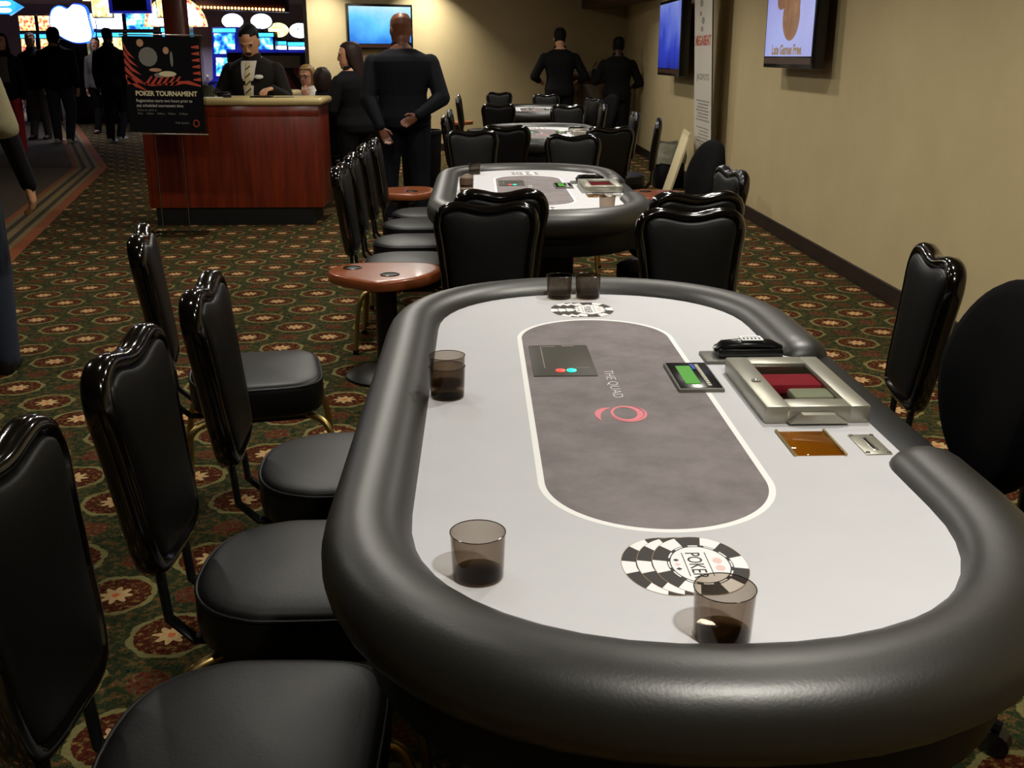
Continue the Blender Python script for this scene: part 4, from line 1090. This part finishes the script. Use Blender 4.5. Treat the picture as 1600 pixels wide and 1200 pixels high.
# board leaning against the banner
m = Matrix(((1, 0, 0, 0), (0, 1, 0, 0), (0, 0, 1, 0), (0, 0, 0, 1)))
o = MB().box(-.012, .012, -.36, .36, 0, .70, .003).build('leaning_board', 'board_cream', mx=rz(R(-6)) @ ry(R(17))); o.location = (2.03, 11.28, .005)
MB().box(-.0125, .0125, -.36, .36, .655, .70).build('edge_strip', 'cream_paint', o, smooth=False, mx=rz(R(-6)) @ ry(R(17)) @ tr(-.0008, 0, .0005))
tag(o, 'pale cream board leaning toward the right wall behind the fabric chair', 'board')
def banner():
    root = empty('roll_up_banner', (2.37, 11.0, 0))
    mx = ry(R(-2.6))
    o = MB().box(-.004, .004, -.43, .43, .06, 2.12).build('banner_sheet', 'banner_white', root, smooth=False, mx=mx)
    MB().box(-.05, .05, -.46, .46, 0, .07, .015).build('cassette_base', 'steel', root)
    MB().tube([(.02, 0, .05), (.02, 0, 2.1)], .008, 8).build('pole', 'steel', root, mx=mx)
    MB().box(-.010, .010, -.44, .44, 2.11, 2.13, .003).build('top_rail', 'steel', root, mx=mx)
    MB().box(-.006, .006, -.434, -.428, .06, 2.12).build('edge', 'dark_mark', o, smooth=False, mx=mx)
    F_ = mx @ tr(-.0048, 0, 0) @ rz(-PI/2) @ rx(PI/2)
    def line(s, size, z, mat, sx=1., bold=0.): return text_mesh('banner_text', s, size, mat, o, F_ @ tr(0, z, 0), 'CENTER', .0003, sx, bold)
    line('MEGABEAT', .13, 1.545, 'banner_red', 1.15, .005)
    line('JACKPOTS', .085, 1.205, 'banner_grey', 1.5, .002)
    b = MB()
    for k in range(7): b.box(-.0055, -.0042, -.32+.03*(k % 3), .32-.05*((k*2) % 3), .99-.032*k, 1.003-.032*k)
    for k in range(9): b.box(-.0055, -.0042, -.30+.04*(k % 2), .30-.05*((k*3) % 4), .72-.034*k, .732-.034*k)
    b.build('small_print', 'banner_grey', o, smooth=False, mx=mx)
    b = MB()
    for i, (y, z, r_) in enumerate(((.08, 1.95, .05), (.12, 1.85, .03), (.0, 1.78, .045), (.05, 1.70, .035))):
        b.quad([(-.0046, y+r_*1.6*math.cos(t), z+r_*math.sin(t)*.8) for t in (2*PI*k/14 for k in range(14))])
    b.build('printed_chips', 'banner_grey', o, smooth=False, mx=mx)
    tag(root, 'tall white roll-up jackpot banner standing by the right wall', 'banner')
banner()
def wall_tv(name, loc, yaw, w, hgt, mat, label, depth=.09, promo=False):
    """screen faces local -y"""
    root = empty('wall_television', loc, yaw)
    b = MB().box(-w/2, w/2, -depth, -.015, -hgt/2, hgt/2, .008); tv = b.build('cabinet', 'tv_black', root)
    MB().box(-w/2+.03, w/2-.03, -depth-.002, -depth+.004, -hgt/2+.085, hgt/2-.035).build('screen', mat, root, smooth=False)
    MB().box(-.2, .2, -.02, .06, -.15, .15, .005).build('wall_mount', 'black_metal', root)
    MB().box(-w/2+.03, w/2-.03, -depth-.003, -depth, -hgt/2+.03, -hgt/2+.075).build('speaker_bar', 'dark_wood', root, smooth=False)
    tag(root, label, 'television'); return root
root = wall_tv('a', (WX-.065, 8.12, 1.735), R(-90), 1.28, .77, 'screen_promo', 'television on the right wall nearest the camera, brown picture on a pale blue screen', .105)
sc = [c for c in root.children if c.name.startswith('screen')][0]
b = MB(); y = -.1085
def bl(cx, cz, a, c, rot=0., n=22): return [(cx+a*math.cos(t)*math.cos(rot)-c*math.sin(t)*math.sin(rot), y, cz+a*math.cos(t)*math.sin(rot)+c*math.sin(t)*math.cos(rot)) for t in (2*PI*i/n for i in range(n))]
b.quad(bl(.06, -.02, .22, .17)); y -= .0004; b.quad(bl(-.12, .17, .22, .11, .4)); y -= .0004; b.quad(bl(.14, .22, .20, .14)); y -= .0004; b.quad(bl(.08, .10, .20, .12, -.3))
b.build('promo_picture', 'promo_brown', sc, smooth=False)
text_mesh('promo_words', 'Late Games Free', .098, 'promo_tan', sc, tr(-.40, -.1095, -.285) @ rx(PI/2), extr=.0003, sx=1.15, bold=.004)
wall_tv('b', (WX-.085, 12.95, 1.64), R(-90), 1.46, .86, 'screen_blue', 'television on the right wall, deep blue screen, beyond the banner', .125)
mid = CORNER+BD*4.36
n2 = Vector((BD.y, -BD.x)) if BD.y*0 - BD.x*1 < 0 else Vector((-BD.y, BD.x))
nrm = Vector((-BD.y, BD.x)); nrm = nrm if nrm.y < 0 else -nrm
wall_tv('c', (mid.x+nrm.x*.06, mid.y+nrm.y*.06, 1.845), math.atan2(BD.y, BD.x)+PI, 1.02, .64, 'screen_sea', 'television with a bright blue seascape on the back wall above the standing woman', .09)
# corner desk between the two far men
root = empty('corner_desk', (1.66, 17.0, 0))
MB().box(-.42, .42, -.22, .3, 1.12, 1.20, .01).build('desk_top', 'desk_wood', root)
b = MB().box(-.40, .40, -.02, .28, 0, 1.12, .005); b.build('cabinet_body', 'desk_wood', root)
for s in (-1, 1): MB().box(s*.2-.18, s*.2+.18, -.035, -.018, .08, 1.04, .004).build('door', 'desk_wood', root)
tag(root, 'brown wooden standing desk in the far corner between two men', 'desk')

# ------------------------------------------------------------------ slot machines and signs of the casino
def slot(x, y, yaw, label, screen='slot_blue', topper=None, side='black_plastic', tm='slot_oval', hz=1.48, w=.62):
    root = empty('slot_machine', (x, y, 0), yaw)
    pr = [(-.02, 0), (-.30, 0), (-.30, .72), (-.42, .78), (-.42, .86), (-.22, .96), (-.10, hz+.55), (.25, hz+.55), (.25, 0)]
    MB().loft([[Vector((s*w/2, p[0], p[1])) for p in pr] for s in (-1, 1)]).build('cabinet', side, root, smooth=False)
    def pan(z0, z1): 
        f = lambda z: -.22+.12*(z-.96)/(hz+.55-.96)
        return [(z0, f(z0)-.006), (z1, f(z1)-.006)]
    def panel(nm, z0, z1, mat, ww):
        (a, ya), (c, yc) = pan(z0, z1)
        MB().loft([[Vector((-ww/2, ya, a)), Vector((ww/2, ya, a)), Vector((ww/2, ya+.02, a)), Vector((-ww/2, ya+.02, a))], [Vector((-ww/2, yc, c)), Vector((ww/2, yc, c)), Vector((ww/2, yc+.02, c)), Vector((-ww/2, yc+.02, c))]]).build(nm, mat, root, smooth=False)
    panel('screen', hz, hz+.42, screen, w*.84); panel('lower_screen', 1.02, hz-.08, 'slot_blue' if screen != 'slot_yellow' else 'slot_white', w*.7)
    panel('light_strip', hz+.44, hz+.52, 'neon_cyan', w*.9)
    MB().box(-w*.42, w*.42, -.40, -.27, .80, .90, .01).build('button_deck', 'grey_plastic', root)
    if topper == 'oval':
        MB().tube([(0, .06, hz+.5), (0, .06, hz+.62)], .05, 10).build('post', 'black_metal', root)
        o = MB().lathe([(.001, -.05), (1, -.05), (1.08, 0), (1, .05), (.001, .05)], (0, 0, 0), 36).build('topper_housing', 'black_plastic', root, mx=tr(0, .06, hz+.78) @ rx(PI/2) @ Matrix.Diagonal((.25, .17, 1, 1)))
        MB().lathe([(.001, .051), (.98, .051), (.98, .06), (.001, .06)], (0, 0, 0), 36).build('topper_sign', tm, o, mx=tr(0, .06, hz+.78) @ rx(PI/2) @ Matrix.Diagonal((.25, .17, 1, 1)))
    elif topper == 'arch':
        m = tr(0, .06, hz+.55) @ rx(PI/2)
        ar = [(math.cos(t), math.sin(t)) for t in (PI*k/24 for k in range(25))]
        o = MB().loft([[m @ Vector((.66*c, .62*s_, z)) for c, s_ in ar] for z in (-.06, .05)]).build('arch_housing', 'slot_red', root, smooth=False)
        MB().loft([[m @ Vector((.58*c, .03+.52*s_, z)) for c, s_ in ar] for z in (.0505, .056)]).build('arch_sign', 'slot_white', o, smooth=False)
    elif topper == 'box':
        o = MB().box(-w*.5, w*.5, -.06, .22, hz+.57, hz+.95, .01).build('sign_housing', 'black_plastic', root)
        MB().box(-w*.46, w*.46, -.07, -.058, hz+.6, hz+.92).build('sign', tm, o, smooth=False)
    tag(root, label, 'slot machine', 'slot machines in the casino'); return root
SL = 'slot machine '
slot(-6.42, 23.6, 0, SL+'under a large red and white arched sign behind the post', topper='arch')
slot(-5.40, 23.9, -.35, SL+'with a blue cabinet side, left of the suited man\'s head', side='cabinet_blue')
slot(-5.62, 25.5, 0, SL+'with a white oval sign just left of the suited man\'s head', topper='oval', hz=1.42)
slot(-4.98, 25.6, 0, SL+'with a white oval sign just right of the suited man\'s head', topper='oval', hz=1.42)
slot(-4.78, 26.6, 0, SL+'with a yellowish oval sign right of the suited man', screen='slot_white', topper='oval', tm='slot_yellow', hz=1.25)
slot(-4.14, 25.8, 0, SL+'with a blue-white oval sign beside the back wall\'s left end', screen='slot_white', topper='oval', hz=1.22)
slot(-7.42, 24.5, 0, SL+'directly left of the post, under the hanging screen', screen='slot_yellow', topper='box', tm='slot_blue', hz=1.40)
slot(-8.08, 24.5, 0, SL+'second to the left of the post, with a bright lit header', screen='slot_yellow', topper='box', tm='slot_oval', hz=1.40)
slot(-8.70, 25.0, 0, SL+'with cyan screens beside the walking man\'s head', screen='neon_cyan', topper='box', tm='slot_white', hz=1.42)
slot(-10.15, 25.2, 0, SL+'with red and yellow bulbs, left of the bulky walker', screen='slot_red', topper='box', tm='slot_red', hz=1.38, w=.38)
slot(-9.72, 25.2, 0, SL+'with red and yellow bulbs, next to the bulky walker\'s head', screen='slot_red', topper='box', tm='slot_red', hz=1.38, w=.38)
# big glowing sign
root = empty('glowing_sign', (-8.75, 24.0, 0))
ol = [(-.42, 2.02), (-.38, 2.34), (-.2, 2.46), (-.03, 2.40), (.12, 2.50), (.34, 2.44), (.40, 2.2), (.42, 1.78), (.1, 1.70), (-.18, 1.80)]
pts = smooth_closed(ol, 4)
o = MB().loft([[Vector((p.x*1.03, .06, 2.1+(p.y-2.1)*1.03)) for p in pts], [Vector((p.x*1.03, -.05, 2.1+(p.y-2.1)*1.03)) for p in pts]]).build('sign_box', 'neon_blue', root, smooth=False)
MB().loft([[Vector((p.x*.96, -.051, 2.1+(p.y-2.1)*.96)) for p in pts], [Vector((p.x*.96, -.07, 2.1+(p.y-2.1)*.96)) for p in pts]]).build('sign_face', 'slot_white', o, smooth=False)
MB().box(-.3, .3, -.05, .3, 0, 1.78, .01).build('sign_stand', 'black_plastic', root)
tag(root, 'big glowing blue-white casino sign above the bulky walker', 'sign')
# blue arrow sign with lit ovals, hung from the ceiling
root = empty('arrow_sign', (-10.3, 23.6, 2.42))
arrow = [(-.95, -.14), (.45, -.14), (.45, -.17), (.74, 0), (.45, .17), (.45, .14), (-.95, .14)]
o = MB().loft([[Vector((x, y_, z)) for x, z in arrow] for y_ in (.05, -.05)]).build('arrow_box', 'sign_blue', root, smooth=False)
for i in range(4):
    for j in (-1, 1):
        MB().ball((-.72+.36*i, -.052, j*.065), .15, .012, .05, 20, 6).build('lit_letter', 'slot_white', o)
for x in (-.6, .2): MB().tube([(x, 0, .13), (x, 0, .33)], .012, 8).build('hanger', 'black_metal', root)
tag(root, 'blue arrow-shaped sign with white lit ovals hanging at the far left', 'sign')
root = empty('hanging_screen', (-6.95, 22.4, 2.50))
MB().box(-.42, .42, -.05, .05, -.25, .25, .01).build('bezel', 'cabinet_blue', root)
MB().box(-.34, .34, -.056, -.048, -.20, .20).build('screen', 'tv_black', root, smooth=False)
tag(root, 'dark hanging screen with a blue frame left of the post', 'screen')
for i, (x, lab) in enumerate(((-7.68, 'bright yellow lit panel left of the hanging screen'), (-6.36, 'bright yellow lit panel between the hanging screen and the post'))):
    o = MB().box(-.22, .22, -.03, .03, -.28, .28, .01).build('light_panel', 'black_plastic'); o.location = (x, 22.9, 2.46)
    MB().box(-.20, .20, -.036, -.028, -.26, .26).build('lit_face', 'slot_yellow', o, smooth=False); tag(o, lab, 'light panel', 'yellow lit panels')
# valance with a row of amber bulbs
o = MB().box(-1.0, 1.0, -.12, .12, -.14, .12, .01).build('bulb_valance', 'dark_wood'); o.location = (-5.05, 24.0, 2.50); o.rotation_euler = (0, R(2), R(-8))
for k in range(26): MB().ball((-.95+.076*k, -.13, -.09), .022, .022, .03, 8, 5).build('bulb', 'amber_bulb', o)
tag(o, 'valance with a row of amber bulbs above the slot machines', 'valance')
for i in range(5):
    o = MB().lathe([(.12, 0), (.12, .03), (.001, .03)], (0, 0, 0), 16).build('ceiling_lamp', 'amber_bulb'); o.location = (-9.9+.28*i, 25.5+.7*i, 2.70); tag(o, 'amber round lamp in the far casino ceiling left of the glowing sign', 'ceiling lamp', 'amber ceiling lamps')
# zebra-striped booth and the low wall behind the blonde woman
root = empty('striped_booth', (-3.0, 17.5, 0))
MB().box(-.55, .35, -.12, .12, .0, 1.26, .05, 4).build('booth_back', 'zebra', root)
MB().box(-.55, .35, -.62, -.1, .28, .48, .05, 4).build('booth_seat', 'zebra', root)
MB().box(-.52, .32, -.58, -.1, 0, .28).build('plinth', 'plinth_black', root, smooth=False)
tag(root, 'booth with dark red zebra stripes behind the blonde woman', 'booth')
root = empty('low_divider', (-4.1, 22.0, 0))
MB().box(-.9, .9, -.06, .06, 0, 1.50, .01).build('panel', 'dark_wood', root)
MB().box(-.45, .55, -.067, -.058, 1.20, 1.44).build('cream_inset', 'cream_paint', root, smooth=False)
MB().box(-.9, .9, -.09, .09, 1.50, 1.56, .01).build('ledge', 'cabinet_blue', root)
tag(root, 'dark divider with a cream inset below the oval slot signs', 'divider')

# ------------------------------------------------------------------ light
def can(x, y, power, z=CEIL-.03, size=.16, col=(1, .95, .85), spread=125):
    l = bpy.data.lights.new('downlight', 'AREA'); l.shape = 'DISK'; l.size = size; l.energy = power; l.color = col; l.spread = R(spread)
    o = bpy.data.objects.new('downlight', l); COL.objects.link(o); o.location = (x, y, z); return o
# a regular grid of small ceiling cans: one row over the dealers' side, one over the aisle
for x, y, p in ((.70, .2, 33), (1.05, 1.6, 3), (1.05, 2.9, 18), (1.05, 4.6, 20), (1.05, 6.3, 17), (1.05, 8.4, 17), (1.05, 10.2, 17), (1.05, 12.2, 17), (1.05, 14.2, 17)): can(x, y, p, spread=140)
for x, y, p in ((-.85, 2.4, 5), (-.85, 4.6, 24), (-.85, 7.0, 24), (-.85, 9.4, 24), (-.85, 11.8, 24), (-.85, 14.2, 24), (-3.0, 4.2, 13), (-3.0, 7.0, 17), (-3.4, 11.5, 12)): can(x, y, p, spread=180)
for x, y, p in ((-2.05, 15.62, 27), (-.62, 16.35, 28)): can(x, y, p, size=.10, spread=105)
for x, y, p in ((-4.5, 19, 14), (-7.5, 20, 14), (-3, 28, 90), (-7.5, 28, 90), (-11, 28, 90)): can(x, y, p, col=(.85, .85, 1))
w = bpy.data.worlds.new('World'); S.world = w; w.use_nodes = True
w.node_tree.nodes['Background'].inputs[0].default_value = (1., .9, .78, 1); w.node_tree.nodes['Background'].inputs[1].default_value = .02

# ------------------------------------------------------------------ camera
F, PITCH, YAW = 1620., 17.571, 1.854
cam = bpy.data.cameras.new('camera'); cam.sensor_fit = 'HORIZONTAL'; cam.sensor_width = 36.; cam.lens = 36.*F/1600.
cam.clip_start = .05; cam.clip_end = 100
co = bpy.data.objects.new('camera', cam); COL.objects.link(co)
co.location = (0, 0, 1.44); co.rotation_euler = (R(90-PITCH), 0, R(-YAW))
S.camera = co
S.view_settings.view_transform = 'Standard'; S.view_settings.look = 'None'; S.view_settings.gamma = 1.; S.view_settings.use_curve_mapping = False
S.view_settings.exposure = 0.
S.cycles.max_bounces = 8; S.cycles.transparent_max_bounces = 24
